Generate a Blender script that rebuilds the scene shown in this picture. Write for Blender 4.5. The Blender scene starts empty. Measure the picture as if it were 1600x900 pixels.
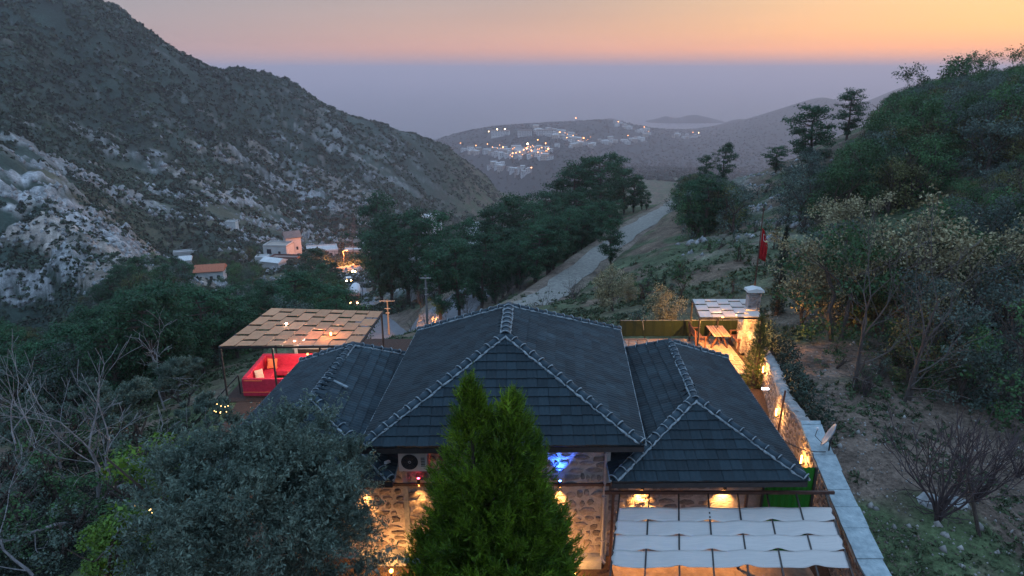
import bpy, math, random
import numpy as np
from math import radians, sin, cos, tan, atan, pi, sqrt
from mathutils import Vector, Matrix
RNG = np.random.default_rng(7); random.seed(7)
SC = bpy.context.scene
C = SC.collection
# ---------------------------------------------------------------- camera
HAZE = 0.00022
CAMZ = 14.0; PITCH = radians(17.77); F = 1067.0
cam_d = bpy.data.cameras.new('camera'); cam = bpy.data.objects.new('camera', cam_d); C.objects.link(cam)
cam.location = (0, 0, CAMZ); cam.rotation_euler = (pi/2 - PITCH, 0, 0)
cam_d.sensor_width = 36; cam_d.lens = F/1600*36; cam_d.clip_start = .2; cam_d.clip_end = 120000
SC.camera = cam
SC.view_settings.view_transform = 'Standard'; SC.view_settings.look = 'None'
SC.view_settings.exposure = 1.0; SC.view_settings.gamma = 1
SC.cycles.max_bounces = 6; SC.cycles.volume_bounces = 1; SC.cycles.transparent_max_bounces = 8
# ---------------------------------------------------------------- dusk sky
w = bpy.data.worlds.new('World'); SC.world = w; w.use_nodes = True
def sky():
    nt = w.node_tree; nt.nodes.clear(); N = nt.nodes.new; L = nt.links.new
    out = N('ShaderNodeOutputWorld'); bg = N('ShaderNodeBackground'); L(bg.outputs[0], out.inputs[0])
    tc = N('ShaderNodeTexCoord'); sep = N('ShaderNodeSeparateXYZ'); L(tc.outputs['Generated'], sep.inputs[0])
    def ramp(stops, src):
        r = N('ShaderNodeValToRGB'); r.color_ramp.interpolation = 'LINEAR'
        while len(r.color_ramp.elements) < len(stops): r.color_ramp.elements.new(.5)
        for e, (p, c) in zip(r.color_ramp.elements, stops): e.position = p; e.color = (*c, 1)
        L(src, r.inputs[0]); return r.outputs[0]
    # elevation sine in [-0.1 .. 1] -> ramp coordinate with a root, so the horizon band gets room
    m = N('ShaderNodeMath'); m.operation = 'MAXIMUM'; L(sep.outputs[2], m.inputs[0]); m.inputs[1].default_value = 0
    q = N('ShaderNodeMath'); q.operation = 'POWER'; L(m.outputs[0], q.inputs[0]); q.inputs[1].default_value = .5
    # ramp coordinate = sqrt(sin elevation): 1deg .132, 2deg .187, 5deg .295, 10deg .417, 30deg .707
    warm = ramp([(0, (.42,.22,.19)), (.10, (.55,.25,.15)), (.16, (.78,.32,.12)), (.22, (.76,.38,.13)), (.30, (.68,.41,.17)), (.42, (.58,.52,.46)), (.62, (.34,.47,.64)), (1, (.30,.48,.74))], q.outputs[0])
    mid = ramp([(0, (.31,.19,.18)), (.10, (.36,.20,.17)), (.16, (.46,.23,.16)), (.22, (.39,.23,.17)), (.30, (.29,.22,.19)), (.42, (.40,.40,.44)), (.62, (.31,.44,.64)), (1, (.30,.48,.74))], q.outputs[0])
    cool = ramp([(0, (.23,.17,.19)), (.10, (.24,.18,.19)), (.16, (.24,.18,.19)), (.22, (.215,.185,.20)), (.30, (.19,.19,.21)), (.42, (.31,.35,.43)), (.62, (.28,.45,.68)), (1, (.30,.48,.74))], q.outputs[0])
    # azimuth towards the afterglow
    dx, dy = sin(radians(40)), cos(radians(40))
    nrm = N('ShaderNodeVectorMath'); nrm.operation = 'MULTIPLY'; L(tc.outputs['Generated'], nrm.inputs[0]); nrm.inputs[1].default_value = (1, 1, 0)
    n2 = N('ShaderNodeVectorMath'); n2.operation = 'NORMALIZE'; L(nrm.outputs[0], n2.inputs[0])
    dt = N('ShaderNodeVectorMath'); dt.operation = 'DOT_PRODUCT'; L(n2.outputs[0], dt.inputs[0]); dt.inputs[1].default_value = (dx, dy, 0)
    ac = N('ShaderNodeMath'); ac.operation = 'ARCCOSINE'; L(dt.outputs['Value'], ac.inputs[0])
    def mr(a, b):
        k = N('ShaderNodeMapRange'); k.interpolation_type = 'SMOOTHSTEP'; L(ac.outputs[0], k.inputs[0])
        k.inputs[1].default_value = radians(a); k.inputs[2].default_value = radians(b); k.inputs[3].default_value = 0; k.inputs[4].default_value = 1
        return k.outputs[0]
    def mix(f, a, b):
        k = N('ShaderNodeMix'); k.data_type = 'RGBA'; L(f, k.inputs[0]); L(a, k.inputs[6]); L(b, k.inputs[7]); return k.outputs[2]
    m1 = mix(mr(-4, 44), warm, mid)
    m2 = mix(mr(30, 80), m1, cool)
    # faint horizontal streaking of the high haze
    mp = N('ShaderNodeMapping'); L(tc.outputs['Generated'], mp.inputs[0]); mp.inputs['Scale'].default_value = (2.2, 2.2, 26)
    ns = N('ShaderNodeTexNoise'); L(mp.outputs[0], ns.inputs[0]); ns.inputs['Scale'].default_value = 1.4; ns.inputs['Detail'].default_value = 3
    k = N('ShaderNodeMapRange'); L(ns.outputs['Fac'], k.inputs[0]); k.inputs[3].default_value = .93; k.inputs[4].default_value = 1.07
    mu = N('ShaderNodeMix'); mu.data_type = 'RGBA'; mu.blend_type = 'MULTIPLY'; mu.inputs[0].default_value = 1; L(m2, mu.inputs[6]); L(k.outputs[0], mu.inputs[7])
    L(mu.outputs[2], bg.inputs[0]); bg.inputs[1].default_value = 1.0
sky()
sun_d = bpy.data.lights.new('sun', 'SUN'); sun = bpy.data.objects.new('sun', sun_d); C.objects.link(sun)
sun_d.energy = .12; sun_d.angle = radians(20); sun_d.color = (1, .62, .36)
sun.rotation_euler = (radians(86), 0, radians(180-40)); 
# ---------------------------------------------------------------- helpers
def xyz(px, py, z=None, Y=None):
    """a pixel of the 1600x900 photograph -> world point on height z or at forward distance Y"""
    a = atan((py-450)/F) + PITCH
    if Y is None: Y = (CAMZ-z)/tan(a)
    else: z = CAMZ - Y*tan(a)
    dep = Y*cos(PITCH) + (CAMZ-z)*sin(PITCH)
    return Vector(((px-800)/F*dep, Y, z))
def pix(x, y, z):
    dep = y*cos(PITCH) + (CAMZ-z)*sin(PITCH); up = y*sin(PITCH) - (CAMZ-z)*cos(PITCH)
    return 800+F*x/dep, 450-F*up/dep
def hash2(i, j, s):
    h = (i.astype(np.int64)*374761393 + j.astype(np.int64)*668265263 + s*974634777) & 0x7fffffff
    h = ((h ^ (h >> 13))*1274126177) & 0x7fffffff
    return ((h ^ (h >> 16)) & 0xffff)/65535.0
def vn(x, y, s=0):
    xi = np.floor(x); yi = np.floor(y); fx = x-xi; fy = y-yi
    fx = fx*fx*(3-2*fx); fy = fy*fy*(3-2*fy)
    a = hash2(xi, yi, s); b = hash2(xi+1, yi, s); c = hash2(xi, yi+1, s); d = hash2(xi+1, yi+1, s)
    return (a*(1-fx)+b*fx)*(1-fy) + (c*(1-fx)+d*fx)*fy
def fbm(x, y, oct=4, s=0):
    v = 0; a = .5; t = 0
    for k in range(oct):
        v = v + a*vn(x*2**k+17.3*k, y*2**k-9.1*k, s+k); t += a; a *= .5
    return v/t
def sst(a, b, x):
    t = np.clip((x-a)/(b-a), 0, 1); return t*t*(3-2*t)
def lnk(name, me, m=None, parent=None, loc=None, rz=None):
    o = bpy.data.objects.new(name, me); C.objects.link(o)
    if m is not None and me is not None and len(me.materials) == 0:
        for k in (m if isinstance(m, (list, tuple)) else [m]): me.materials.append(k)
    if parent is not None: o.parent = parent
    if loc is not None: o.location = loc
    if rz is not None: o.rotation_euler = (0, 0, rz)
    return o
def tag(o, label, cat, group=None, kind=None):
    if label: o['label'] = label
    if cat: o['category'] = cat
    if group: o['group'] = group
    if kind: o['kind'] = kind
    return o
def thing(name, label, cat, loc=(0,0,0), rz=0, group=None):
    return tag(lnk(name, None, loc=loc, rz=rz), label, cat, group)
def mesh_np(name, V, Fq, n=4, smooth=False):
    """numpy vertices and faces with n corners each"""
    me = bpy.data.meshes.new(name); V = np.ascontiguousarray(V, np.float32); Fq = np.ascontiguousarray(Fq, np.int32)
    nf = len(Fq); me.vertices.add(len(V)); me.vertices.foreach_set('co', V.ravel())
    me.loops.add(nf*n); me.loops.foreach_set('vertex_index', Fq.ravel())
    me.polygons.add(nf); me.polygons.foreach_set('loop_start', np.arange(0, nf*n, n, dtype=np.int32))
    if smooth: me.polygons.foreach_set('use_smooth', np.ones(nf, bool))
    me.update(calc_edges=True); return me
class MB:
    def __init__(s): s.v = []; s.f = []; s.m = []
    def poly(s, pts, faces, mi=0):
        b = len(s.v); s.v += [tuple(p) for p in pts]; s.f += [tuple(b+i for i in f) for f in faces]; s.m += [mi]*len(faces)
    def box(s, x0, x1, y0, y1, z0, z1, mi=0, M=None):
        P = [Vector(p) for p in ((x0,y0,z0),(x1,y0,z0),(x1,y1,z0),(x0,y1,z0),(x0,y0,z1),(x1,y0,z1),(x1,y1,z1),(x0,y1,z1))]
        if M is not None: P = [M @ p for p in P]
        s.poly(P, [(0,3,2,1),(4,5,6,7),(0,1,5,4),(1,2,6,5),(2,3,7,6),(3,0,4,7)], mi)
    def tube(s, pts, rad, n=6, mi=0, cap=True):
        pts = [Vector(p) for p in pts]; rad = rad if isinstance(rad, (list, tuple)) else [rad]*len(pts)
        b = len(s.v); K = len(pts)
        for i, p in enumerate(pts):
            d = (pts[min(i+1, K-1)]-pts[max(i-1, 0)])
            d = d.normalized() if d.length > 1e-9 else Vector((0,0,1))
            a = d.cross(Vector((0,0,1)) if abs(d.z) < .9 else Vector((1,0,0))).normalized(); c = d.cross(a)
            for k in range(n):
                t = 2*pi*k/n; q = p + (a*cos(t)+c*sin(t))*rad[i]; s.v.append(tuple(q))
        for i in range(K-1):
            for k in range(n):
                s.f.append((b+i*n+k, b+i*n+(k+1) % n, b+(i+1)*n+(k+1) % n, b+(i+1)*n+k)); s.m.append(mi)
        if cap:
            s.f.append(tuple(b+k for k in range(n))[::-1]); s.f.append(tuple(b+(K-1)*n+k for k in range(n))); s.m += [mi, mi]
    def bar(s, a, b, w, h=None, mi=0):
        """square bar between two points"""
        a = Vector(a); b = Vector(b); h = h or w; d = (b-a).normalized()
        sx = d.cross(Vector((0,0,1)) if abs(d.z) < .95 else Vector((0,1,0))).normalized(); up = sx.cross(d)
        P = [q + sx*(i*w/2) + up*(j*h/2) for q in (a, b) for i, j in ((-1,-1),(1,-1),(1,1),(-1,1))]
        s.poly(P, [(0,1,2,3),(7,6,5,4),(0,4,5,1),(1,5,6,2),(2,6,7,3),(3,7,4,0)], mi)
    def ball(s, c, r, n=8, m=5, mi=0, sz=1, jit=0):
        b = len(s.v); c = Vector(c); s.v.append(tuple(c+Vector((0,0,r*sz)))); 
        for i in range(1, m):
            for k in range(n):
                t = pi*i/m; u = 2*pi*k/n; rr = r*(1+jit*(random.random()-.5))
                s.v.append(tuple(c+Vector((rr*sin(t)*cos(u), rr*sin(t)*sin(u), rr*cos(t)*sz))))
        s.v.append(tuple(c-Vector((0,0,r*sz)))); e = len(s.v)-1
        for k in range(n): s.f.append((b, b+1+k, b+1+(k+1) % n)); s.m.append(mi)
        for i in range(m-2):
            for k in range(n): s.f.append((b+1+i*n+k, b+1+(i+1)*n+k, b+1+(i+1)*n+(k+1) % n, b+1+i*n+(k+1) % n)); s.m.append(mi)
        for k in range(n): s.f.append((e, b+1+(m-2)*n+(k+1) % n, b+1+(m-2)*n+k)); s.m.append(mi)
    def mesh(s, name, smooth=False):
        me = bpy.data.meshes.new(name); me.from_pydata(s.v, [], s.f); me.update()
        if any(s.m): me.polygons.foreach_set('material_index', np.array(s.m, np.int32))
        if smooth: me.polygons.foreach_set('use_smooth', np.ones(len(s.f), bool))
        return me
    def build(s, name, m, parent=None, smooth=False, loc=None, rz=None):
        return lnk(name, s.mesh(name, smooth), m, parent, loc, rz)
def copy_tree(o, parent=None, loc=None, rz=None, sc=None, label=None, group=None):
    c = o.copy(); C.objects.link(c); c.parent = parent
    if loc is not None: c.location = loc
    if rz is not None: c.rotation_euler = (0, 0, rz)
    if sc is not None: c.scale = sc if hasattr(sc, '__len__') else (sc, sc, sc)
    if label: c['label'] = label
    if group: c['group'] = group
    for ch in list(o.children): copy_tree(ch, c)
    return c
# ---------------------------------------------------------------- materials
MATS = {}
def pm(name, c1, c2=None, scale=4., rough=.8, bump=0., detail=4, island=0., c3=None, metal=0., trans=0., stretch=None, coord='Object', obj_rand=0., spec=.3, bscale=None):
    """procedural material: two (three) colours through noise, optional per-piece variation"""
    if name in MATS: return MATS[name]
    m = bpy.data.materials.new(name); m.use_nodes = True; nt = m.node_tree; N = nt.nodes.new; L = nt.links.new
    b = nt.nodes['Principled BSDF']; b.inputs['Roughness'].default_value = rough; b.inputs['Metallic'].default_value = metal
    b.inputs['Specular IOR Level'].default_value = spec
    c2 = c2 or tuple(x*.7 for x in c1)
    tc = N('ShaderNodeTexCoord'); src = tc.outputs[coord]
    if stretch:
        mp = N('ShaderNodeMapping'); L(src, mp.inputs[0]); mp.inputs['Scale'].default_value = stretch; src = mp.outputs[0]
    ns = N('ShaderNodeTexNoise'); L(src, ns.inputs[0]); ns.inputs['Scale'].default_value = scale; ns.inputs['Detail'].default_value = detail; ns.inputs['Roughness'].default_value = .65
    r = N('ShaderNodeValToRGB'); L(ns.outputs['Fac'], r.inputs[0])
    e = r.color_ramp.elements; e[0].position = .33; e[0].color = (*c2, 1); e[1].position = .67; e[1].color = (*c1, 1)
    if c3:
        k = e.new(.74); k.color = (*c3, 1)
    col = r.outputs[0]
    def vary(fac, amt):
        nonlocal col
        h = N('ShaderNodeMapRange'); L(fac, h.inputs[0]); h.inputs[3].default_value = 1-amt; h.inputs[4].default_value = 1+amt
        mu = N('ShaderNodeMix'); mu.data_type = 'RGBA'; mu.blend_type = 'MULTIPLY'; mu.inputs[0].default_value = 1
        L(col, mu.inputs[6]); L(h.outputs[0], mu.inputs[7]); col = mu.outputs[2]
    if island: g = N('ShaderNodeNewGeometry'); vary(g.outputs['Random Per Island'], island)
    if obj_rand: oi = N('ShaderNodeObjectInfo'); vary(oi.outputs['Random'], obj_rand)
    L(col, b.inputs['Base Color'])
    if bump:
        bp = N('ShaderNodeBump'); bp.inputs['Strength'].default_value = bump; bp.inputs['Distance'].default_value = .05
        n2 = N('ShaderNodeTexNoise'); L(src, n2.inputs[0]); n2.inputs['Scale'].default_value = bscale or scale*4; n2.inputs['Detail'].default_value = 4
        L(n2.outputs['Fac'], bp.inputs['Height']); L(bp.outputs[0], b.inputs['Normal'])
    if trans:
        tr = N('ShaderNodeBsdfTranslucent'); L(col, tr.inputs[0]); mx = N('ShaderNodeMixShader'); mx.inputs[0].default_value = trans
        L(b.outputs[0], mx.inputs[1]); L(tr.outputs[0], mx.inputs[2]); L(mx.outputs[0], nt.nodes['Material Output'].inputs[0])
    MATS[name] = m; return m
def emit(name, c, s):
    m = bpy.data.materials.new(name); m.use_nodes = True; nt = m.node_tree; b = nt.nodes['Principled BSDF']
    b.inputs['Base Color'].default_value = (*c, 1); b.inputs['Emission Color'].default_value = (*c, 1); b.inputs['Emission Strength'].default_value = s
    return m
M_slate = pm('slate_tile', (.020,.034,.042), (.010,.020,.027), 1.3, .75, .3, c3=(.027,.045,.055), island=.3, obj_rand=.28, spec=.2, coord='Object')
M_ridge = pm('ridge_tile', (.022,.042,.056), (.012,.026,.038), 5, .7, .25, obj_rand=.15)
M_mortar = pm('mortar', (.28,.32,.34), (.13,.16,.18), 6, .9, .4)
M_wallm = pm('wall_mortar', (.38,.33,.31), (.25,.215,.20), 5, .9, .6)
M_stone = pm('wall_stone', (.26,.21,.19), (.115,.095,.09), 7, .85, .7, obj_rand=.35, island=.35)
M_capc = pm('cap_concrete', (.34,.40,.42), (.20,.25,.27), 4, .9, .5, c3=(.45,.50,.50))
M_conc = pm('concrete', (.33,.32,.31), (.2,.2,.2), 3, .9, .4)
M_iron = pm('dark_iron', (.035,.03,.03), (.02,.018,.018), 8, .5, .1)
M_rust = pm('brown_iron', (.09,.045,.035), (.05,.025,.02), 8, .6, .1)
M_white = pm('white_paint', (.62,.62,.62), (.5,.5,.52), 3, .5)
M_wfab = pm('white_fabric', (.66,.62,.59), (.57,.54,.52), 2.5, .8, .25, trans=.3, stretch=(1,14,1), obj_rand=.05)
M_bfab = pm('tan_fabric', (.64,.33,.18), (.54,.27,.145), 6, .8, .2, trans=.25, obj_rand=.12)
M_red = pm('red_upholstery', (.60,.028,.065), (.47,.018,.045), 8, .8, .2)
M_cushw = pm('beige_cushion', (.62,.45,.35), (.50,.33,.24), 14, .9, .2)
M_cusho = pm('orange_cushion', (.75,.20,.08), (.62,.14,.05), 14, .9, .2)
M_wood = pm('brown_wood', (.16,.065,.04), (.09,.035,.022), 6, .6, .3, stretch=(1,10,1), obj_rand=.2)
M_lwood = pm('pale_wood', (.36,.20,.10), (.24,.12,.06), 6, .6, .3, stretch=(1,10,1))
M_pave = pm('paving_stone', (.36,.25,.19), (.22,.15,.115), 5, .8, .5, obj_rand=.25)
M_soil = pm('dark_soil', (.075,.045,.035), (.035,.022,.018), 12, .95, .8)
M_bark = pm('bark', (.085,.065,.055), (.035,.028,.025), 14, .9, .6, stretch=(1,1,.25))
M_wbark = pm('pale_bark', (.27,.25,.25), (.12,.11,.115), 9, .9, .4, stretch=(1,1,.3))
M_gbark = pm('grey_bark', (.105,.088,.080), (.05,.042,.040), 9, .9, .4, stretch=(1,1,.3))
M_pine = pm('pine_needles', (.046,.118,.054), (.020,.058,.034), .6, .7, trans=.3, island=.45, obj_rand=.3)
M_oak = pm('evergreen_leaves', (.060,.136,.046), (.028,.068,.032), .5, .7, trans=.3, island=.5, obj_rand=.35)
M_oakg = pm('greygreen_leaves', (.100,.135,.105), (.046,.068,.060), .6, .7, trans=.3, island=.5, obj_rand=.3)
M_olive = pm('olive_leaves', (.150,.200,.155), (.062,.098,.078), 1.2, .6, trans=.3, island=.5)
M_thuja = pm('conifer_sprays', (.130,.225,.012), (.036,.088,.008), 1.3, .6, trans=.35, island=.6, c3=(.21,.24,.02))
M_cyp = pm('cypress_sprays', (.060,.10,.024), (.022,.045,.014), 2, .7, island=.5)
M_ivy = pm('ivy_leaves', (.12,.22,.025), (.045,.10,.014), 2, .5, trans=.3, island=.5)
M_oakb = pm('olive_brown_leaves', (.125,.125,.045), (.058,.062,.026), .5, .7, trans=.3, island=.5, obj_rand=.35)
M_buds = pm('yellow_buds', (.30,.26,.14), (.17,.15,.09), 1.5, .8, island=.5)
M_green = pm('green_netting', (.012,.16,.010), (.008,.11,.008), 30, .8, .3)
M_fnet = pm('dark_green_netting', (.014,.026,.010), (.008,.016,.006), 20, .9, .4)
M_flag = pm('red_flag_cloth', (.34,.006,.010), (.24,.004,.008), 6, .8)
M_glass = pm('dark_glass', (.03,.04,.05), (.02,.03,.04), 3, .15)
M_farw = pm('far_white_wall', (.60,.58,.56), (.46,.45,.44), .3, .8, obj_rand=.2)
M_farb = pm('far_beige_wall', (.44,.36,.30), (.34,.28,.24), .3, .8, obj_rand=.2)
M_farr = pm('far_roof', (.26,.17,.14), (.17,.12,.10), .4, .8, obj_rand=.2)
M_terra = pm('terracotta_tiles', (.50,.16,.08), (.36,.11,.06), 3, .8, .3)
M_asph = pm('road_asphalt', (.19,.19,.20), (.13,.13,.14), 1.5, .9, .3)
M_grav = pm('gravel', (.25,.235,.205), (.15,.14,.125), 2.2, .95, .5, c3=(.32,.30,.27))
M_rock = pm('rock', (.34,.34,.34), (.12,.12,.12), 1.3, .9, .8, island=.25)
M_lampw = emit('warm_lamp', (1, .50, .16), 22)
M_lampo = emit('orange_lamp', (1, .38, .07), 12)
M_lampc = emit('white_lamp', (1, .92, .78), 60)
M_bluel = emit('blue_lamp', (.05, .15, 1), 30)
M_redl = emit('red_lamp', (1, .03, .08), 30)
M_greenl = emit('green_lamp', (.05, 1, .05), 20)
# ---------------------------------------------------------------- terrain
CP = []   # world control points
def P(px, py, Y): CP.append(tuple(xyz(px, py, Y=Y)))
def D(x, y, z): CP.append((x, y, z))
def A(az, r, z): CP.append((r*sin(radians(az)), r*cos(radians(az)), z))
for q in ((0,10,0),(-10,20,0),(8,28,0),(0,33,-.3),(0,3,0),(-15,4,-.6),(15,4,1),(12,16,1.5),(14,16,1.35),(12.3,21,1.5),(13.2,28,1.2),(25,20,1.4),(20,30,1.2),(40,20,3),(-14,26,-1.0),(-13,32,-2.2),(-8,36,-2.0)): D(*q)
for q in ((1550,700,22),(1580,560,29),(1400,500,34),(1300,480,36),(1250,420,48),(1400,400,46),(1550,400,42),(1400,330,60),(1550,300,58),(1300,300,72),
  (1265,272,92),(1200,285,100),(1120,300,110),(1500,215,80),(1380,200,98),(1450,160,108),(1600,130,100),(1300,218,115),(1450,230,220),(1265,330,190),(1120,345,175),(1600,200,220),
  (1100,480,42),(1000,480,45),(1100,420,55),(1150,370,70),(1050,400,66),(1000,440,58),(1045,326,128),(1060,312,140),(830,475,68),(870,450,77),(930,400,92),(1000,350,113),(900,480,52),(800,490,55),
  (700,510,60),(650,520,72),(700,490,82),(745,455,100),(600,530,80),(575,492,110),(560,470,150),(550,440,210),(545,425,260),(530,395,340),
  (700,440,150),(800,400,170),(900,350,180),(980,322,190),(900,330,320),(700,380,400),(900,300,900),(1050,290,900),
  (60,512,150),(0,500,150),(100,430,160),(0,300,200),(150,330,240),(300,370,300),(400,350,380),(500,350,460),(600,350,480),(700,330,640),(0,150,320),(150,170,400),(300,230,430),(450,270,520),(600,290,570),
  (80,-30,470),(150,0,500),(230,45,530),(300,90,560),(430,120,640),(520,165,680),(600,195,720),(700,230,800),(760,275,860),(800,304,950),
  (200,600,55),(100,665,38),(0,655,40),(0,570,65),(200,520,95),(250,430,165),(330,440,215),(450,410,270),(500,392,310),(400,530,75),(350,580,45),(480,480,150),(320,640,30),(100,750,24),(100,880,17.5),(0,700,26),
  (690,222,2400),(750,202,2500),(830,195,2600),(900,194,2700),(965,190,2800),(1040,206,2900),(1150,200,3100),(1230,170,3300),(1285,152,3400),(1340,168,3500),(1400,140,3700),(1520,130,3800),
  (750,250,2000),(820,280,1700),(950,250,2000),(1050,240,2200),(900,300,1400),(1100,260,1900),(1200,230,2300),(1350,230,2300),(1500,260,1500)): P(*q)
for q in ((331,438,232),(438,413,292),(504,394,335),(283,420,262),(292,408,292),(411,415,278),(429,420,262),(553,399,345),(574,394,370),(200,440,150),(240,425,190)): P(*q)
for px_, py_, Y_ in ((150,0,500),(230,45,530),(300,90,560),(370,106,600),(430,120,640),(475,140,660),(520,165,680),(560,182,700),(600,195,720),(650,212,760),(700,230,800),(760,275,860),(800,304,950)):
    if px_ in (370,475,560,650): P(px_, py_, Y_)
    P(px_, py_+16, Y_*.95); P(px_, py_+10, Y_*1.07); P(px_, py_+40, Y_*1.22); P(px_, py_+110, Y_*1.6)
for az, r, z in ((-50,440,72),(-65,300,40),(-62,120,0),(-60,50,-6),(-80,30,-3),(-80,300,20),(-45,80,-14),(-40,650,30),(-30,720,-10),(-18,900,-90),(-8,1050,-150),(-60,700,30),(-3,1200,-200),
    (-40,1500,-180),(-60,2000,-150),(-20,1800,-230),(50,60,12),(60,100,24),(70,40,8),(80,200,30),(45,120,20),(45,260,10),(60,500,-20),(45,700,-80),(30,700,-130),(60,1500,-100),(20,600,-110),
    (-50,4200,-330),(-30,4200,-330),(-6,3300,-320),(-12,2600,-310),(0,4000,-330),(8,4000,-330),(16,4300,-320),(25,5000,-320),(35,5200,-250),(60,4500,-200),(-80,4000,-330),(80,2000,-60)): A(az, r, z)
CP = np.array(CP)
def uv(x, y): return np.arctan2(x, y)*2.2, np.log(np.maximum(np.hypot(x, y), .5))
cu, cv = uv(CP[:,0], CP[:,1]); ct = (CAMZ-CP[:,2])/np.hypot(CP[:,0], CP[:,1])
def ker(d2): return .5*d2*np.log(d2+1e-9)
n = len(CP); K = np.zeros((n+3, n+3)); K[:n,:n] = ker((cu[:,None]-cu)**2 + (cv[:,None]-cv)**2) + np.eye(n)*2e-4
K[:n,n] = 1; K[:n,n+1] = cu; K[:n,n+2] = cv; K[n:,:n] = K[:n,n:].T
SOL = np.linalg.solve(K, np.r_[ct, 0, 0, 0])
# the retaining wall on the right: centre line of its cap
WALL = [(8.95,11.5),(8.98,13.9),(9.9,18.6),(10.55,21.6),(10.75,24.4),(11.45,27.2),(11.9,29.5),(12.4,34.6)]
def wallx(y): return np.interp(y, [p[1] for p in WALL], [p[0] for p in WALL])
def base_h(x, y):
    u, v = uv(x, y); t = np.zeros_like(u)
    for s in range(0, len(u), 20000):
        a = u[s:s+20000, None]; b = v[s:s+20000, None]
        t[s:s+20000] = ker((a-cu)**2+(b-cv)**2) @ SOL[:n] + SOL[n] + SOL[n+1]*u[s:s+20000] + SOL[n+2]*v[s:s+20000]
    r = np.hypot(x, y)
    z = CAMZ - t*r
    z = np.where(r < 9, z*sst(3, 9, r), z)
    return np.clip(z, -335, 62)
ROADS = {}
def rockmask(x, y, z):
    r = np.hypot(x, y); az = np.degrees(np.arctan2(x, y)); t = (CAMZ-z)/r
    w1 = sst(-4, -18, az)*sst(.02, .15, t)*sst(100, 150, r)*(1-sst(420, 800, r)*.35)*(r < 1000)
    a = x*.5+y*.86+z*1.6; b = x*.86-y*.5+z*.3
    nz = fbm(a/16, b/34, 4, 3)*.55 + fbm(x/7, y/7+z/3, 3, 9)*.45
    m1 = sst(.585-.11*w1, .655-.11*w1, nz)*(.25+.75*w1)*sst(-2, -10, az)*(r > 95)*(r < 1000)
    w2 = sst(12, 16, az)*sst(30, 20, az)*sst(55, 75, r)*sst(150, 110, r)*.55
    m2 = sst(.56, .66, fbm(x/3.0, y/3.0+z, 4, 13))*w2
    return np.clip(m1+m2, 0, 1)
def detail_h(x, y, z):
    r = np.hypot(x, y); out = np.zeros_like(z)
    for k in range(0, 9):
        lam = 2.0**k; wgt = sst(.006, .02, lam/r)*sst(.28, .1, lam/r)*(1 if lam < 16 else .6 if lam < 32 else .28)
        out += wgt*lam*.11*(vn(x/lam+5, y/lam-3, 40+k)-.5)*2
    az = np.degrees(np.arctan2(x, y))
    amt = .35 + 1.15*sst(-4, -16, az)*sst(90, 160, r)*sst(1500, 900, r) + .3*sst(8, 14, az)*sst(30, 60, r)*sst(400, 150, r)
    vil = sst(-30, -25, az)*sst(-4, -9, az)*sst(190, 220, r)*sst(430, 390, r); amt = amt*(1-.75*vil)
    rm = rockmask(x, y, z)*(1-vil)
    crag = rm*1.15*(np.abs(vn(x/5, y/5, 61)-.5)*2 + .6*np.abs(vn(x/2.3, y/2.3, 62)-.5)*2)*np.clip(r/90, .3, 2.4)
    s_ = (x*.62+y*.78)/46 + .9*vn(x/60, y/60, 201); gul = (np.abs(vn(s_, s_*0+.5, 203)-.5)*2)**.6+.5*(np.abs(vn(s_*2.7, (x*.78-y*.62)/140, 205)-.5)*2)**.6
    mm = sst(-5, -14, az)*sst(150, 260, r)*sst(1000, 600, r)*sst(-60, -30, z)
    return out*amt + crag + (gul-.9)*8.5*mm*sst(45, 0, z-10), rm
def yard(x, y):
    """1 inside the level ground of the house, 0 outside"""
    a = sst(.0, .18, wallx(y)-x)
    left = np.interp(y, [0, 12, 20, 25.5, 27, 32], [-11.5, -11.5, -11.8, -12.2, -12.8, -12.8])
    b = sst(-1.6, .1, x-left)
    return a*b*sst(35.6, 34.7, y)
# grid in azimuth and log distance
azs = np.radians(np.concatenate([np.arange(-112, -50, 1.2), np.arange(-50, -46, .4), np.arange(-46, 46, .135), np.arange(46, 50, .4), np.arange(50, 113, 1.2)]))
rs = np.exp(np.concatenate([np.linspace(math.log(2), math.log(13), 24)[:-1], np.linspace(math.log(13), math.log(1100), 500)[:-1], np.linspace(math.log(1100), math.log(5600), 75)]))
AZ, RR = np.meshgrid(azs, rs); GX = (RR*np.sin(AZ)).ravel(); GY = (RR*np.cos(AZ)).ravel()
GZ = base_h(GX, GY); dd, RM = detail_h(GX, GY, GZ)
# calm the ground along the roads and the track
def road_pts(lst): return np.array([tuple(xyz(px, py, Y=Y)) for px, py, Y in lst])
TRACK = road_pts([(790,497,62),(830,475,68),(870,450,77),(930,400,92),(1000,350,113),(1045,326,128),(1062,314,140),(1080,318,155)])
ROAD1 = road_pts([(760,448,108),(745,455,100),(722,472,92),(700,490,82),(668,508,77),(640,524,76),(612,528,80),(592,512,94),(575,492,110),(562,472,150),(553,446,205),(546,427,258),(532,405,315),(515,396,345)])
def near_path(x, y, pts):
    best = np.full(x.shape, 1e9); bz = np.zeros(x.shape)
    for a, b in zip(pts[:-1], pts[1:]):
        dx, dy = b[0]-a[0], b[1]-a[1]; t = np.clip(((x-a[0])*dx+(y-a[1])*dy)/(dx*dx+dy*dy), 0, 1)
        d = np.hypot(x-a[0]-t*dx, y-a[1]-t*dy); k = d < best
        best = np.where(k, d, best); bz = np.where(k, a[2]+t*(b[2]-a[2]), bz)
    return best, bz
Y_ = yard(GX, GY)
GZ = GZ + dd*(1-Y_)*sst(6, 14, np.hypot(GX, GY))
PM = np.zeros_like(GZ)
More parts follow.
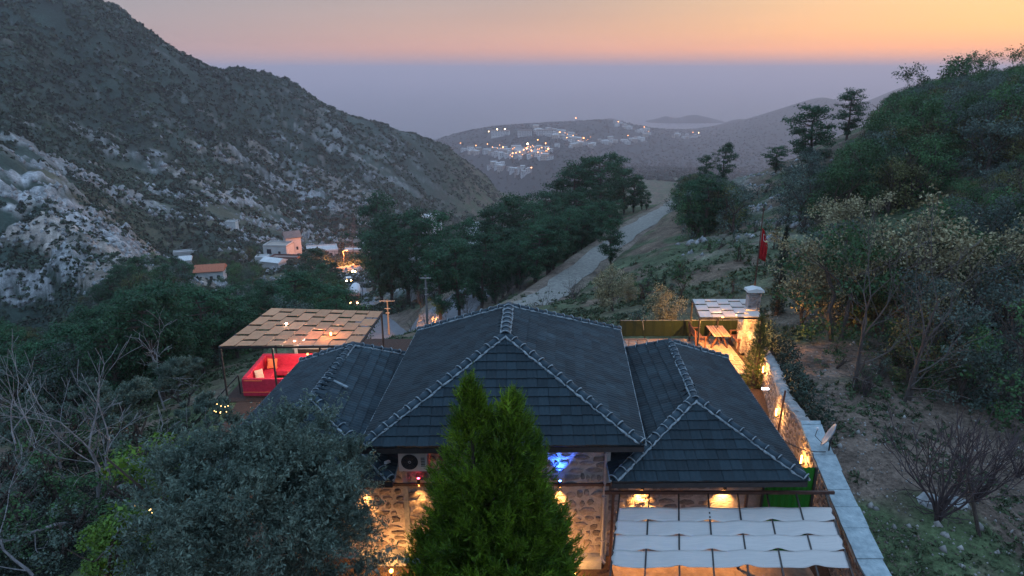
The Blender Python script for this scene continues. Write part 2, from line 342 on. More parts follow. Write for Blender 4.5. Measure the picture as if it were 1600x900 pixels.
for pts, w0 in ((TRACK, 2.2), (ROAD1, 3.2)):
    d, bz = near_path(GX, GY, pts); k = sst(w0*2.6, w0*1.15, d); GZ = GZ*(1-k) + (bz-.12)*k; PM = np.maximum(PM, sst(w0*2.4, w0, d))
GZ = GZ*(1-Y_) - .03*Y_
NR, NA = RR.shape; ZG = GZ.reshape(NR, NA)
LR = np.log(rs)
def H(x, y):
    """height of the finished ground sheet"""
    x = np.atleast_1d(np.asarray(x, float)); y = np.atleast_1d(np.asarray(y, float))
    a = np.clip(np.interp(np.arctan2(x, y), azs, np.arange(NA)), 0, NA-1.001); b = np.clip(np.interp(np.log(np.hypot(x, y)), LR, np.arange(NR)), 0, NR-1.001)
    i = a.astype(int); j = b.astype(int); fa = a-i; fb = b-j
    return (ZG[j,i]*(1-fa)+ZG[j,i+1]*fa)*(1-fb) + (ZG[j+1,i]*(1-fa)+ZG[j+1,i+1]*fa)*fb
def Hs(x, y): return float(H(x, y)[0])
def at(px, Y):
    """ground point under photograph column px at forward distance Y"""
    z = -5.0
    for _ in range(6):
        x = (px-800)/F*(Y*cos(PITCH)+(CAMZ-z)*sin(PITCH)); z = Hs(x, Y)
    return Vector((x, Y, z))
# ground colours by kind of ground (rock, scrub soil, litter, grass)
r_ = np.hypot(GX, GY); az_ = np.degrees(np.arctan2(GX, GY))
n1 = fbm(GX/4, GY/4, 4, 71)[:,None]; n2 = fbm(GX/1.1, GY/1.1, 4, 75)[:,None]; n3 = fbm(GX/25, GY/25, 4, 79)[:,None]
litter = np.array([.125,.090,.070]); grass = np.array([.048,.085,.034]); scrub = np.array([.060,.078,.042]); rock = np.array([.32,.31,.31]); dry = np.array([.115,.085,.062])
col = litter*(.55+.9*n2)
g = sst(.46, .60, n1[:,0])[:,None]*.8; col = col*(1-g) + grass*(.6+.8*n2)*g
hk = sst(32, 55, r_)[:,None]; hill = scrub*(.5+1.0*n2)*(1-sst(.45,.62,n1)) + dry*(.5+1.0*n2)*sst(.45,.62,n1)
col = col*(1-hk)+hill*hk
mk = (sst(90, 150, r_)*sst(-2, -8, az_))[:,None]; mt = np.array([.036,.056,.046])*(.5+1.0*n3)
warmk = (sst(.45,.6,fbm(GX/40, GY/40, 3, 91))*sst(600, 250, r_))[:,None]; mt = mt*(1-warmk*.75)+np.array([.110,.098,.058])*warmk*.75
col = col*(1-mk)+mt*mk
fk = sst(900, 1500, r_)[:,None]; col = col*(1-fk)+np.array([.036,.046,.042])*(.7+.6*n3)*fk
rk = RM[:,None]*(.55+.45*sst(.35,.6,fbm(GX/3, GY/3+GZ/2, 3, 95))[:,None]); tint = sst(.5,.62,fbm(GX/30+9, GY/30, 2, 97))[:,None]
rc = rock*(1-tint*.6)+np.array([.30,.22,.165])*tint*.6
rdet = .35+1.3*fbm((GX*.5+GY*.86)/9, (GX*.86-GY*.5)/5+GZ/2.2, 3, 131)[:,None]
col = col*(1-rk)+rc*rdet*(.6+.8*n2)*rk
pk = PM[:,None]*.8; col = col*(1-pk)+np.array([.17,.13,.105])*(.6+.8*n2)*pk
idx = np.arange(NR*NA).reshape(NR, NA); Fg = np.stack([idx[:-1,:-1], idx[:-1,1:], idx[1:,1:], idx[1:,:-1]], -1).reshape(-1, 4)
me = mesh_np('ground', np.stack([GX, GY, GZ], 1), Fg, 4, smooth=True)
ca = me.attributes.new('soil', 'FLOAT_COLOR', 'POINT'); ca.data.foreach_set('color', np.c_[col, np.ones(len(col))].astype(np.float32).ravel())
def ground_mat():
    m = bpy.data.materials.new('ground_cover'); m.use_nodes = True; nt = m.node_tree; N = nt.nodes.new; L = nt.links.new
    b = nt.nodes['Principled BSDF']; b.inputs['Roughness'].default_value = .95; b.inputs['Specular IOR Level'].default_value = .15
    at_ = N('ShaderNodeAttribute'); at_.attribute_name = 'soil'; tc = N('ShaderNodeTexCoord')
    cur = at_.outputs['Color']; hs = []
    for sc, lo, hi in ((.12, .75, 1.25), (.9, .6, 1.4), (6.5, .45, 1.6)):
        ns = N('ShaderNodeTexNoise'); L(tc.outputs['Object'], ns.inputs[0]); ns.inputs['Scale'].default_value = sc; ns.inputs['Detail'].default_value = 5; ns.inputs['Roughness'].default_value = .7
        k = N('ShaderNodeMapRange'); L(ns.outputs['Fac'], k.inputs[0]); k.inputs[1].default_value = .3; k.inputs[2].default_value = .7; k.inputs[3].default_value = lo; k.inputs[4].default_value = hi
        mu = N('ShaderNodeMix'); mu.data_type = 'RGBA'; mu.blend_type = 'MULTIPLY'; mu.inputs[0].default_value = 1; L(cur, mu.inputs[6]); L(k.outputs[0], mu.inputs[7]); cur = mu.outputs[2]; hs.append(ns.outputs['Fac'])
    L(cur, b.inputs['Base Color'])
    b1 = N('ShaderNodeBump'); b1.inputs['Strength'].default_value = .6; b1.inputs['Distance'].default_value = .6; L(hs[1], b1.inputs['Height'])
    b2 = N('ShaderNodeBump'); b2.inputs['Strength'].default_value = .6; b2.inputs['Distance'].default_value = .1; L(hs[2], b2.inputs['Height']); L(b1.outputs[0], b2.inputs['Normal']); L(b2.outputs[0], b.inputs['Normal'])
    return m
ground = lnk('ground', me, ground_mat()); ground['kind'] = 'structure'
# sea
SEA = -300.
ms = pm('sea_water', (.045,.06,.08), (.04,.05,.07), .002, .35)
sb = MB(); sb.poly([(-60000,1500,SEA),(60000,1500,SEA),(60000,60000,SEA),(-60000,60000,SEA)], [(0,1,2,3)]); sea = sb.build('sea', ms); sea['kind'] = 'structure'
def strip(name, pts, w0, m, lift, sub=6, edge=.5):
    P_ = []; 
    for a, b in zip(pts[:-1], pts[1:]):
        for k in range(sub): P_.append(a+(b-a)*k/sub)
    P_.append(pts[-1]); P_ = np.array(P_)
    for _ in range(4): P_[1:-1] = (P_[:-2]+P_[1:-1]*2+P_[2:])/4
    V = []; fs = []; W = 5
    for i, p in enumerate(P_):
        d = P_[min(i+1, len(P_)-1)]-P_[max(i-1, 0)]; l = math.hypot(d[0], d[1]); nx, ny = -d[1]/l, d[0]/l
        for k in range(W):
            o = (k/(W-1)-.5)*2*w0
            if k in (0, W-1): o *= 1+(random.random()-.5)*edge
            x, y = p[0]+nx*o, p[1]+ny*o; V.append((x, y, Hs(x, y)+lift))
    for i in range(len(P_)-1):
        for k in range(W-1): fs.append((i*W+k, i*W+k+1, (i+1)*W+k+1, (i+1)*W+k))
    o = lnk(name, mesh_np(name, np.array(V), np.array(fs), 4, True), m); o['kind'] = 'structure'; return o
strip('gravel_track', TRACK, 1.8, M_grav, .07)
strip('road', ROAD1, 2.9, M_asph, .10, edge=.12)
# light earth bank and paved forecourt by the road
# islands
def island(name, pxa, pxb, pyt, Y, prof, label=None):
    a = xyz(pxa, 192, Y=Y); b = xyz(pxb, 192, Y=Y); top = xyz((pxa+pxb)/2, pyt, Y=Y).z-SEA; V = []; fs = []; nx, ny = 60, 16
    for j in range(ny):
        for i in range(nx):
            s = i/(nx-1); t = j/(ny-1); h = np.interp(s, [k/(len(prof)-1) for k in range(len(prof))], prof)*sin(pi*t)**.8
            x = a.x+(b.x-a.x)*s; y = Y+(t-.5)*(b.x-a.x)*.5
            h *= 1+.22*(float(vn(np.array(x/90), np.array(y/90), 5))-.5)
            V.append((x, y, SEA-4+(top+4)*h))
    for j in range(ny-1):
        for i in range(nx-1): k = j*nx+i; fs.append((k, k+1, k+nx+1, k+nx))
    o = lnk(name, mesh_np(name, np.array(V), np.array(fs), 4, True), pm('island_scrub', (.05,.055,.05), (.03,.035,.035), .02, .95)); o['kind'] = 'structure'
island('island', 925, 985, 184, 4150, [0,.3,.75,1,.85,.5,.2,0])
island('island', 1005, 1135, 178, 4400, [0,.2,.45,.8,.55,.6,.9,1,.75,.5,.25,0])
island('island', 1110, 1200, 186, 4000, [0,.3,.5,.8,1,1,.9,.5,0])
# ---------------------------------------------------------------- the stone house
house = thing('stone_house', 'stone house under slate-blue hipped tile roofs with pale mortared hips', 'house', (0, 16.5, 0))
HL = Vector((0, -16.5, 0))          # children are written in world numbers, house stands at y 16.5
def hb(mb, name, m, parent=None, smooth=False):
    o = mb.build(name, m, house if parent is None else parent, smooth)
    if parent is None: o.location = HL
    return o
GA, TW = .335, .30
def tile_mesh(w0, w1, u0, u1, g, th=.028, full=True):
    """tile lying in its own plane: x along the eave, y up the slope; w0..w1 at the lower edge, u0..u1 at the upper edge"""
    n = 5 if (w1-w0) > .15 else 3; V = []; fs = []
    for (a, b, y, z) in ((w0, w1, -.035, .052), (u0, u1, g, .014)):
        for k in range(n):
            t = k/(n-1); wav = .012*(1-abs(2*((t*2) % 1)-1)) if n == 5 else 0
            V.append((a+(b-a)*t, y, z+wav))
    for k in range(n-1): fs.append((k, k+1, n+k+1, n+k))
    b = len(V)
    for k in range(n): V.append((V[k][0], V[k][1]+.002, -.002))
    for k in range(n-1): fs.append((b+k, b+k+1, k+1, k))
    e = len(V); V += [(u0, g, -.002), (u1, g, -.002)]
    fs += [(e, b, 0, n), (b+n-1, e+1, 2*n-1, n-1)]
    return V, fs
TILE_SHARED = {}
def slope(A, B, poly, roof, single=0, seed=0):
    """tile one roof slope. A->B along the eave, poly = outline (A,B,...) in world points"""
    A = Vector(A); ex = (Vector(B)-A).normalized(); nrm = None
    q = [Vector(p) for p in poly]; nrm = (q[1]-q[0]).cross(q[2]-q[0]).normalized()
    if nrm.z < 0: nrm = -nrm
    ey = nrm.cross(ex).normalized()
    if ey.z < 0: ey = -ey
    M = Matrix((ex, ey, ex.cross(ey))).transposed().to_4x4(); M.translation = A+Vector((0,0,0))
    if (ex.cross(ey)).z < 0: pass
    P2 = [((p-A).dot(ex), (p-A).dot(ey)) for p in q]; top = max(p[1] for p in P2)
    def span(t):
        xs = []
        for (a, b), (c, d) in zip(P2, P2[1:]+P2[:1]):
            if (b <= t < d) or (d <= t < b): xs.append(a+(c-a)*(t-b)/(d-b))
        return (min(xs), max(xs)) if len(xs) >= 2 else None
    # closed deck below the tiles
    dk = MB(); n = len(q); th = nrm*.10
    dk.poly([p-nrm*.004 for p in q]+[p-th for p in q], [tuple(range(n)), tuple(range(2*n-1, n-1, -1))]+[(i, n+i, n+(i+1) % n, (i+1) % n) for i in range(n)])
    d = dk.build('roof_deck', M_slate, roof); d.location = -roof_off[0]
    joined = MB(); rr = random.Random(seed); t = .0; row = 0; cnt = 0
    while t < top-.06:
        g = min(GA, top-t-.01); s0 = span(t+.001); s1 = span(min(t+g, top-.002))
        if s0 and s1:
            off = (row % 2)*TW*.0+.02; k0 = math.floor((min(s0[0], s1[0])-off)/TW); k1 = math.ceil((max(s0[1], s1[1])-off)/TW)
            for k in range(k0, k1):
                a = off+k*TW; b = a+TW-.006
                w0, w1 = max(a, s0[0]), min(b, s0[1]); u0, u1 = max(a, s1[0]), min(b, s1[1])
                if u1-u0 < 0: m_ = min(max((a+b)/2, s1[0]), s1[1]); u0 = u1 = min(max(m_, a), b)
                if w1-w0 < 0: m_ = min(max((a+b)/2, s0[0]), s0[1]); w0 = w1 = min(max(m_, a), b)
                if (w1-w0)+(u1-u0) < .05: continue
                full = (w0 == a and w1 == b and u0 == a and u1 == b and abs(g-GA) < 1e-6)
                jz = rr.uniform(-.003, .006); jx = rr.uniform(-.004, .004); jy = rr.uniform(-.008, .008)
                if single:
                    if full:
                        if 'f' not in TILE_SHARED:
                            V, fs = tile_mesh(0, TW-.006, 0, TW-.006, GA); mb = MB(); mb.poly(V, fs); TILE_SHARED['f'] = mb.mesh('roof_tile'); TILE_SHARED['f'].materials.append(M_slate)
                        o = bpy.data.objects.new('roof_tile', TILE_SHARED['f']); ox = a
                    else:
                        V, fs = tile_mesh(w0-a, w1-a, u0-a, u1-a, g); mb = MB(); mb.poly(V, fs); me = mb.mesh('roof_tile'); me.materials.append(M_slate); o = bpy.data.objects.new('roof_tile', me); ox = a
                    C.objects.link(o); o.parent = roof; o.matrix_local = Matrix.Translation(-roof_off[0]) @ M @ Matrix.Translation((ox+jx, t+jy, jz)) @ Matrix.Rotation(rr.uniform(-.012, .012), 4, 'X')
                    cnt += 1
                else:
                    V, fs = tile_mesh(w0, w1, u0, u1, g); joined.poly([M @ (Vector(p)+Vector((jx, t+jy, jz))) for p in V], fs)
        t += GA; row += 1
    if joined.v:
        o = joined.build('roof_tiling', M_slate, roof); o.location = -roof_off[0]; o['kind'] = 'stuff'
    return cnt
roof_off = [Vector((0,0,0))]
def hipcap(a, b, roof, r=.10, seed=0, mortar=.05, big=1.):
    """half-round cap tiles up a hip or along a ridge, bedded in ragged mortar"""
    a = Vector(a); b = Vector(b); L_ = (b-a).length; d = (b-a).normalized(); n = max(2, round(L_/.40)); st = L_/n; rr = random.Random(seed)
    sx = d.cross(Vector((0,0,1))).normalized(); up = sx.cross(d).normalized()
    key = ('cap', round(st, 3), r)
    if key not in TILE_SHARED:
        mb = MB(); S = 7; V = []
        for (y, rad, zz) in ((-.03, r*1.05, .010), (st*.97, r*.97, 0)):
            for rad2 in (rad, rad-.018):
                for k in range(S): t = pi*k/(S-1); V.append((cos(t)*rad2*1.1, y, sin(t)*rad2*.75+zz))
        fs = []
        for k in range(S-1): fs += [(k, k+1, 2*S+k+1, 2*S+k), (S+k+1, S+k, 3*S+k, 3*S+k+1), (k+1, k, S+k, S+k+1), (2*S+k, 2*S+k+1, 3*S+k+1, 3*S+k)]
        mb.poly(V, fs); me = mb.mesh('ridge_tile', True); me.materials.append(M_ridge); TILE_SHARED[key] = me
    M = Matrix((sx, d, up)).transposed().to_4x4()
    mt = MB()
    for i in range(n):
        p = a+d*(st*i)+up*.045
        o = bpy.data.objects.new('ridge_tile', TILE_SHARED[key]); C.objects.link(o); o.parent = roof
        M2 = M.copy(); M2.translation = p-roof_off[0]; o.matrix_local = M2 @ Matrix.Rotation(rr.uniform(-.03, .03), 4, 'Z')
        # collar of mortar at each joint
        q = p+d*.0; pts = []
        for k in range(7):
            t = pi*k/6; rad = r*1.10+rr.uniform(0, .012); pts.append(q+sx*cos(t)*rad*1.1+up*(sin(t)*rad*.8+.012))
        mt.tube(pts, [rr.uniform(.013, .024)*big for _ in pts], 5)
        for sgn in (-1, 1):
            base = q+sx*sgn*r*1.1-up*.03; pp = [base+sx*sgn*rr.uniform(-.01, .035)+d*(st*j/4)+up*rr.uniform(-.01, .015) for j in range(5)]
            mt.tube(pp, [rr.uniform(mortar*.35, mortar*.95) for _ in pp], 5)
    o = mt.build('mortar', M_mortar, roof, True); o.location = -roof_off[0]
def gutter(pts, roof, m, r=.035, name='verge_strip'):
    mb = MB(); mb.tube(pts, r, 6); o = mb.build(name, m, roof); o.location = -roof_off[0]
def mkroof(name, A, B, Cc, Dd, R0, R1, singles, seed, verge=True, capr=.085):
    """A,B front eave left/right, Cc,Dd back right/left, R0 front ridge end, R1 back ridge end"""
    roof_off[0] = Vector((R0.x, R0.y, R0.z-.6)); roof = lnk(name, None, parent=house); roof.location = roof_off[0]+HL
    n = 0
    n += slope(A, B, [A, B, R0], roof, singles, seed)
    slope(B, Cc, [B, Cc, R1, R0], roof, 0, seed+1)
    slope(Cc, Dd, [Cc, Dd, R1], roof, 0, seed+2)
    slope(Dd, A, [Dd, A, R0, R1], roof, 0, seed+3)
    hipcap(A+Vector((.05,.05,.02)), R0, roof, seed=seed+4); hipcap(B+Vector((-.05,.05,.02)), R0, roof, seed=seed+5)
    hipcap(Cc, R1, roof, seed=seed+6); hipcap(Dd, R1, roof, seed=seed+7); hipcap(R0-(R1-R0).normalized()*.12, R1+(R1-R0).normalized()*.1, roof, r=capr, seed=seed+8, big=1.1 if capr > .1 else .6)
    f = MB(); e = [A, B, Cc, Dd]
    for i in range(4):
        p, q = e[i], e[(i+1) % 4]; k = (i-.0)*.0015; f.bar(p+Vector((0,0,-.135-k)), q+Vector((0,0,-.135-k)), .035, .15)
    o = f.build('fascia', M_iron, roof); o.location = -roof_off[0]
    s = MB(); c = (A+B+Cc+Dd)/4; s.poly([p+(c-p)*.02+Vector((0,0,-.16)) for p in e], [(0,1,2,3)]); o = s.build('soffit', M_conc, roof); o.location = -roof_off[0]
    if verge:
        gutter([B+Vector((.05,0,-.0)), Cc+Vector((.05,0,-.0))], roof, M_mortar); gutter([A+Vector((-.05,0,-.0)), Dd+Vector((-.05,0,-.0))], roof, M_mortar)
    return roof, n
zm, zw = 4.4, 3.4
mA, mB_ = xyz(563,698,z=zm), xyz(1006,695,z=zm); mC, mD = xyz(967,515,z=zm), xyz(655,516,z=zm)
mR0 = xyz(790,522,Y=(mA.y+mB_.y)/2+3.79); mR1 = xyz(795,478,z=mR0.z)
rm_, n1_ = mkroof('main_roof', mA, mB_, mC, mD, mR0, mR1, 1, 10, True, .12)
rA, rB = xyz(957,752,z=zw), xyz(1262,750,z=zw); rR0 = xyz(1085,622,Y=rA.y+2.6); rR1 = xyz(1047,534,z=rR0.z)
rC = xyz(1134,559,z=zw); rD = Vector((rA.x+.1, rC.y, zw))
rr_, n2_ = mkroof('wing_roof', rA, rB, rC, rD, rR0, rR1, 1, 30)
lA, lB = xyz(300,751,z=zw), xyz(612,751,z=zw); lR0 = xyz(489,619,Y=lA.y+2.7); lR1 = xyz(551,539,z=lR0.z)
lD = xyz(472,564,z=zw); lC = Vector((lB.x-.1, lD.y+.3, zw))
rl_, n3_ = mkroof('wing_roof', lA, lB, lC, lD, lR0, lR1, 1, 50)
print('roof tiles', n1_, n2_, n3_)
# walls: core with proud stones on the faces that show
YW = 16.94
def stones(x0, x1, z0, z1, y, rr, sx=.30, sz=.205, holes=()):
    """irregular stones on a wall facing the camera; returns list of (cx, cz, polygon)"""
    out = []; z = z0+.02
    while z < z1-.05:
        h = sz*rr.uniform(.75, 1.3); h = min(h, z1-z); x = x0+rr.uniform(-.15, 0)
        while x < x1-.05:
            wd = sx*rr.uniform(.4, 1.65); cx, cz = x+wd/2+rr.uniform(-.02, .02), z+h/2+rr.uniform(-.05, .05)
            if x0+.05 < cx < x1-.05 and not any(a < cx < b and c < cz < d for a, b, c, d in holes):
                n = rr.choice((6, 7, 8)); pts = []; ph = rr.uniform(0, 6)
                for k in range(n):
                    t = 2*pi*k/n+ph; e = 3.6; ct, st = cos(t), sin(t); rad = (abs(ct)**e+abs(st)**e)**(-1/e)*rr.uniform(.70, 1.06)
                    px_ = min(max(cx+ct*rad*wd*.46, x0+.01), x1-.01); pz_ = min(max(cz+st*rad*h*.45, z0+.01), z1-.01); pts.append((px_, pz_))
                out.append((cx, cz, pts))
            x += wd
        z += h
    return out
def stone_geo(pts, y, rr, pr, nrm=-1):
    cx = sum(p[0] for p in pts)/len(pts); cz = sum(p[1] for p in pts)/len(pts); n = len(pts)
    V = [(p[0], y, p[1]) for p in pts]+[(cx+(p[0]-cx)*.80, y+nrm*pr*rr.uniform(.6, 1.1), cz+(p[1]-cz)*.80) for p in pts]+[(cx, y+nrm*pr*1.2, cz)]
    fs = [(i, (i+1) % n, n+(i+1) % n, n+i) for i in range(n)]+[(n+i, n+(i+1) % n, 2*n) for i in range(n)]
    return V, fs
def wall_block(name, x0, x1, y0, y1, z0, z1):
    mb = MB(); mb.box(x0, x1, y0, y1, z0, z1); return hb(mb, name, M_wallm)
wx0, wx1 = -3.05, 2.70
wall = wall_block('wall', wx0, wx1, YW, 24.0, -.3, 4.22)
wallr = wall_block('wall', wx1+.003, 7.55, YW+.25, 23.6, -.3, 3.22)
walll = wall_block('wall', -8.2, wx0-.003, YW+.12, 24.0, -.3, 3.22)
rr = random.Random(5)
def lay(parent, x0, x1, z0, z1, y, limit, vis, sx=.34, sz=.23, holes=()):
    S = stones(x0, x1, z0, z1, y, rr, sx, sz, holes); S.sort(key=lambda s: vis(s[0], s[1])); mb = MB()
    for i, (cx, cz, pts) in enumerate(S):
        pr = rr.uniform(.018, .045); V, fs = stone_geo(pts, y-.001, rr, pr)
        if i < limit:
            o1 = MB(); o1.poly([(a-cx, b-y, c-cz) for a, b, c in V], fs); o = o1.build('stone', M_stone, parent); o.location = (cx, y, cz)
        else: mb.poly(V, fs)
    if mb.v: o = mb.build('stonework', M_stone, parent); o['kind'] = 'stuff'
def hidden(cx, cz): px, py = pix(cx, YW, cz); return 0 if (px < 660 or px > 872) else 1
lay(wall, wx0, wx1, 0, 4.2, YW, 190, hidden, .36, .24)
lay(wallr, wx1+.1, 5.9, 0, 3.2, YW+.25, 70, lambda a, b: -b, .38, .26)
lay(walll, -5.4, wx0-.1, 0, 3.2, YW+.12, 60, lambda a, b: -a)
# corner pilasters, pipes, ledges
mb = MB(); mb.box(wx1-.06, wx1+.08, YW-.07, YW+.24, 0, 4.2); hb(mb, 'corner_pilaster', M_conc)
mb = MB(); mb.box(-3.12, -2.98, YW-.075, YW+.1, 0, 4.2); hb(mb, 'corner_pilaster', M_conc)
for px in (943,):
    x = xyz(px, 780, Y=YW).x; mb = MB(); mb.tube([(x, YW-.10, .3), (x, YW-.10, 4.25)], .045, 8); mb.tube([(x, YW-.1, .32), (x+.02, YW-.16, .16), (x+.1, YW-.22, .1)], .05, 8)
    for z in (.8, 2.3, 3.7): mb.box(x-.06, x+.06, YW-.16, YW, z, z+.04)
    hb(mb, 'downpipe', pm('pipe_plastic', (.33,.31,.33), (.26,.25,.27), 4, .5))
zl = xyz(800, 757, Y=YW-.1).z
mb = MB(); mb.bar((-5.1, YW-.11, zl), (2.98, YW-.11, zl), .06, .07); hb(mb, 'cable_trunking', M_rust)
mb = MB(); mb.box(-4.6, -3.13, YW-.22, YW+.1, .0, .32); hb(mb, 'plinth', M_conc)
mb = MB(); mb.box(1.3, 2.62, YW-.35, YW-.01, 0, .3); hb(mb, 'plinth', M_conc)
# door and shutters below the left wing and in the main wall behind the conifer
mb = MB(); mb.box(-1.0, .1, YW-.09, YW-.062, .02, 2.15); hb(mb, 'door', M_wood)
# right wing: green netting screen with frame
gx0, gx1 = xyz(1188, 790, Y=YW+.1).x, xyz(1262, 790, Y=YW+.1).x
mb = MB(); n = 26
for i in range(n):
    a = gx0+(gx1-gx0)*i/n; b = gx0+(gx1-gx0)*(i+1)/n; ya = YW+.0+.018*sin(i*1.7); yb = YW+.0+.018*sin((i+1)*1.7); mb.poly([(a,ya,.05),(b,yb,.05),(b,yb,3.2),(a,ya,3.2),(a,ya+.01,.05),(b,yb+.01,.05),(b,yb+.01,3.2),(a,ya+.01,3.2)], [(0,1,2,3),(7,6,5,4)])
hb(mb, 'netting_screen', M_green)
for x in (gx0-.03, gx1+.03): mb = MB(); mb.box(x-.03, x+.03, YW-.05, YW+.01, 0, 3.22); hb(mb, 'post', M_iron)
# wall lamps
def lightat(name, loc, col, power, parent, typ='POINT', size=.03, rot=None, spot=80, blend=.6):
    d = bpy.data.lights.new(name, typ); d.energy = power; d.color = col; d.shadow_soft_size = size
    if typ == 'SPOT': d.spot_size = radians(spot); d.spot_blend = blend
    o = lnk(name, d, parent=parent, loc=loc)
    if rot is not None: o.rotation_euler = rot
    return o
WARM = (1, .46, .12)
def wall_lamp(px, py, y, label, up=None, upm=None, down=WARM, pu=10, pd=14):
    p = xyz(px, py, Y=y-.17); t = thing('wall_lamp', label, 'wall lamp', p)
    mb = MB(); mb.tube([(0,0,-.09),(0,0,.09)], .045, 10); mb.box(-.02,.02,.03,.17,-.02,.02); mb.build('lamp_body', M_iron, t)
    if up: m2 = MB(); m2.tube([(0,0,.093),(0,0,.10)], .034, 10); m2.build('lamp_glass', upm, t); lightat('light', (0,.0,.13), up, pu, t, 'SPOT', .02, (pi-.06,0,0), 75, 1)
    if down: m2 = MB(); m2.tube([(0,0,-.10),(0,0,-.093)], .034, 10); m2.build('lamp_glass', M_lampo, t); lightat('light', (0,.0,-.13), down, pd, t, 'SPOT', .02, (.10,0,0), 62, 1)
    return t
wall_lamp(569, 760, YW+.12, 'wall lamp with small green top, farthest left on the stone wall', (.05,1,.08), M_greenl, WARM, 2, 260)
wall_lamp(654, 752, YW, 'wall lamp glowing red beneath the air conditioner', (1,.03,.10), M_redl, WARM, 160, 120)
wall_lamp(875, 756, YW, 'wall lamp shining blue upward right of the tall conifer', (.03,.14,1), M_bluel, WARM, 420, 260)
def down_lamp(px, py, y, label, pw=60, z=None):
    p = xyz(px, py, Y=y-.15); t = thing('wall_lamp', label, 'wall lamp', p)
    mb = MB(); mb.tube([(0,0,-.07),(0,0,.06)], .05, 10); mb.box(-.02,.02,.03,.15,-.02,.02); mb.build('lamp_body', M_iron, t)
    m2 = MB(); m2.tube([(0,0,-.078),(0,0,-.07)], .04, 10); m2.build('lamp_glass', M_lampo, t); lightat('light', (0,0,-.1), WARM, pw, t, 'SPOT', .02, (.10,0,0), 95, 1)
down_lamp(1004, 761, YW+.25, 'left of the two warm lamps under the right wing eave', 230)
down_lamp(1133, 761, YW+.25, 'right of the two warm lamps under the right wing eave', 230)
def bollard(x, y, z, label, pw=25):
    t = thing('garden_lamp', label, 'garden lamp', (x, y, z)); mb = MB(); mb.tube([(0,0,0),(0,0,.3)], .03, 8); mb.build('post', M_iron, t)
    m2 = MB(); m2.ball((0,0,.36), .06, 8, 6); m2.build('lamp_glass', M_lampo, t); lightat('light', (0,0,.40), WARM, pw, t, 'POINT', .06)
bollard(-3.45, 16.1, 0, 'low garden lamp at the wall foot left of the tall conifer', 160)
bollard(1.75, 16.0, 0, 'low garden lamp at the wall foot right of the tall conifer', 110)
# air conditioner
p = xyz(647, 734, Y=YW-.30); t = thing('air_conditioner', 'off-white air conditioner unit with round fan high on the stone wall', 'air conditioner', p)
aw, ah, ad = .40, .30, .14
mb = MB(); mb.box(-aw, aw, -ad, ad, .04, .04+2*ah); mb.build('casing', pm('ac_white', (.42,.42,.42), (.34,.34,.35), 3, .5), t)
mb = MB(); cx = -.09
for k in range(5):
    r = .05+.045*k; mb.tube([(cx+r*cos(a), -ad-.02, .34+r*sin(a)) for a in [i*2*pi/18 for i in range(19)]], .006, 4)
for k in range(8): a = k*pi/4; mb.bar((cx, -ad-.02, .34), (cx+.23*cos(a), -ad-.02, .34+.23*sin(a)), .008)
mb.build('fan_guard', M_iron, t)
mb = MB(); mb.tube([(cx, -ad-.004, .34), (cx, -ad-.001, .34)], .235, 24); mb.build('fan_opening', M_glass, t)
mb = MB(); mb.tube([(cx, -ad-.012, .34), (cx, -ad-.005, .34)], .045, 12); mb.build('fan_hub', M_white, t)
mb = MB()
for k in range(6): mb.box(.22, .33, -ad-.012, -ad-.001, .20+k*.05, .22+k*.05)
mb.build('vent_slats', M_iron, t)
mb = MB(); mb.box(-.3,-.26,-.1,.3,0,.035); mb.box(.26,.3,-.1,.3,0,.035); mb.build('bracket', M_iron, t)
p = xyz(612, 720, Y=YW-.15); t = thing('security_camera', 'small white security camera on the wall left of the air conditioner', 'camera', p)
mb = MB(); mb.bar((-.05,-.12,.06),(-.12,-.30,.12),.07,.07); mb.build('housing', M_white, t); mb = MB(); mb.tube([(0,.15,-.1),(0,0,-.1),(-.05,-.12,.05)], .02, 6); mb.build('bracket', M_white, t)
# antenna stub / broken cap on left wing ridge
t = lR0.lerp(lR1, .30); mb = MB(); mb.bar(t+Vector((.1,-.1,.06)), t+Vector((.75,-.35,-.13)), .09, .05); o = mb.build('mortar_patch', M_mortar, rl_); o.location = -Vector((lR0.x, lR0.y, lR0.z-.6))
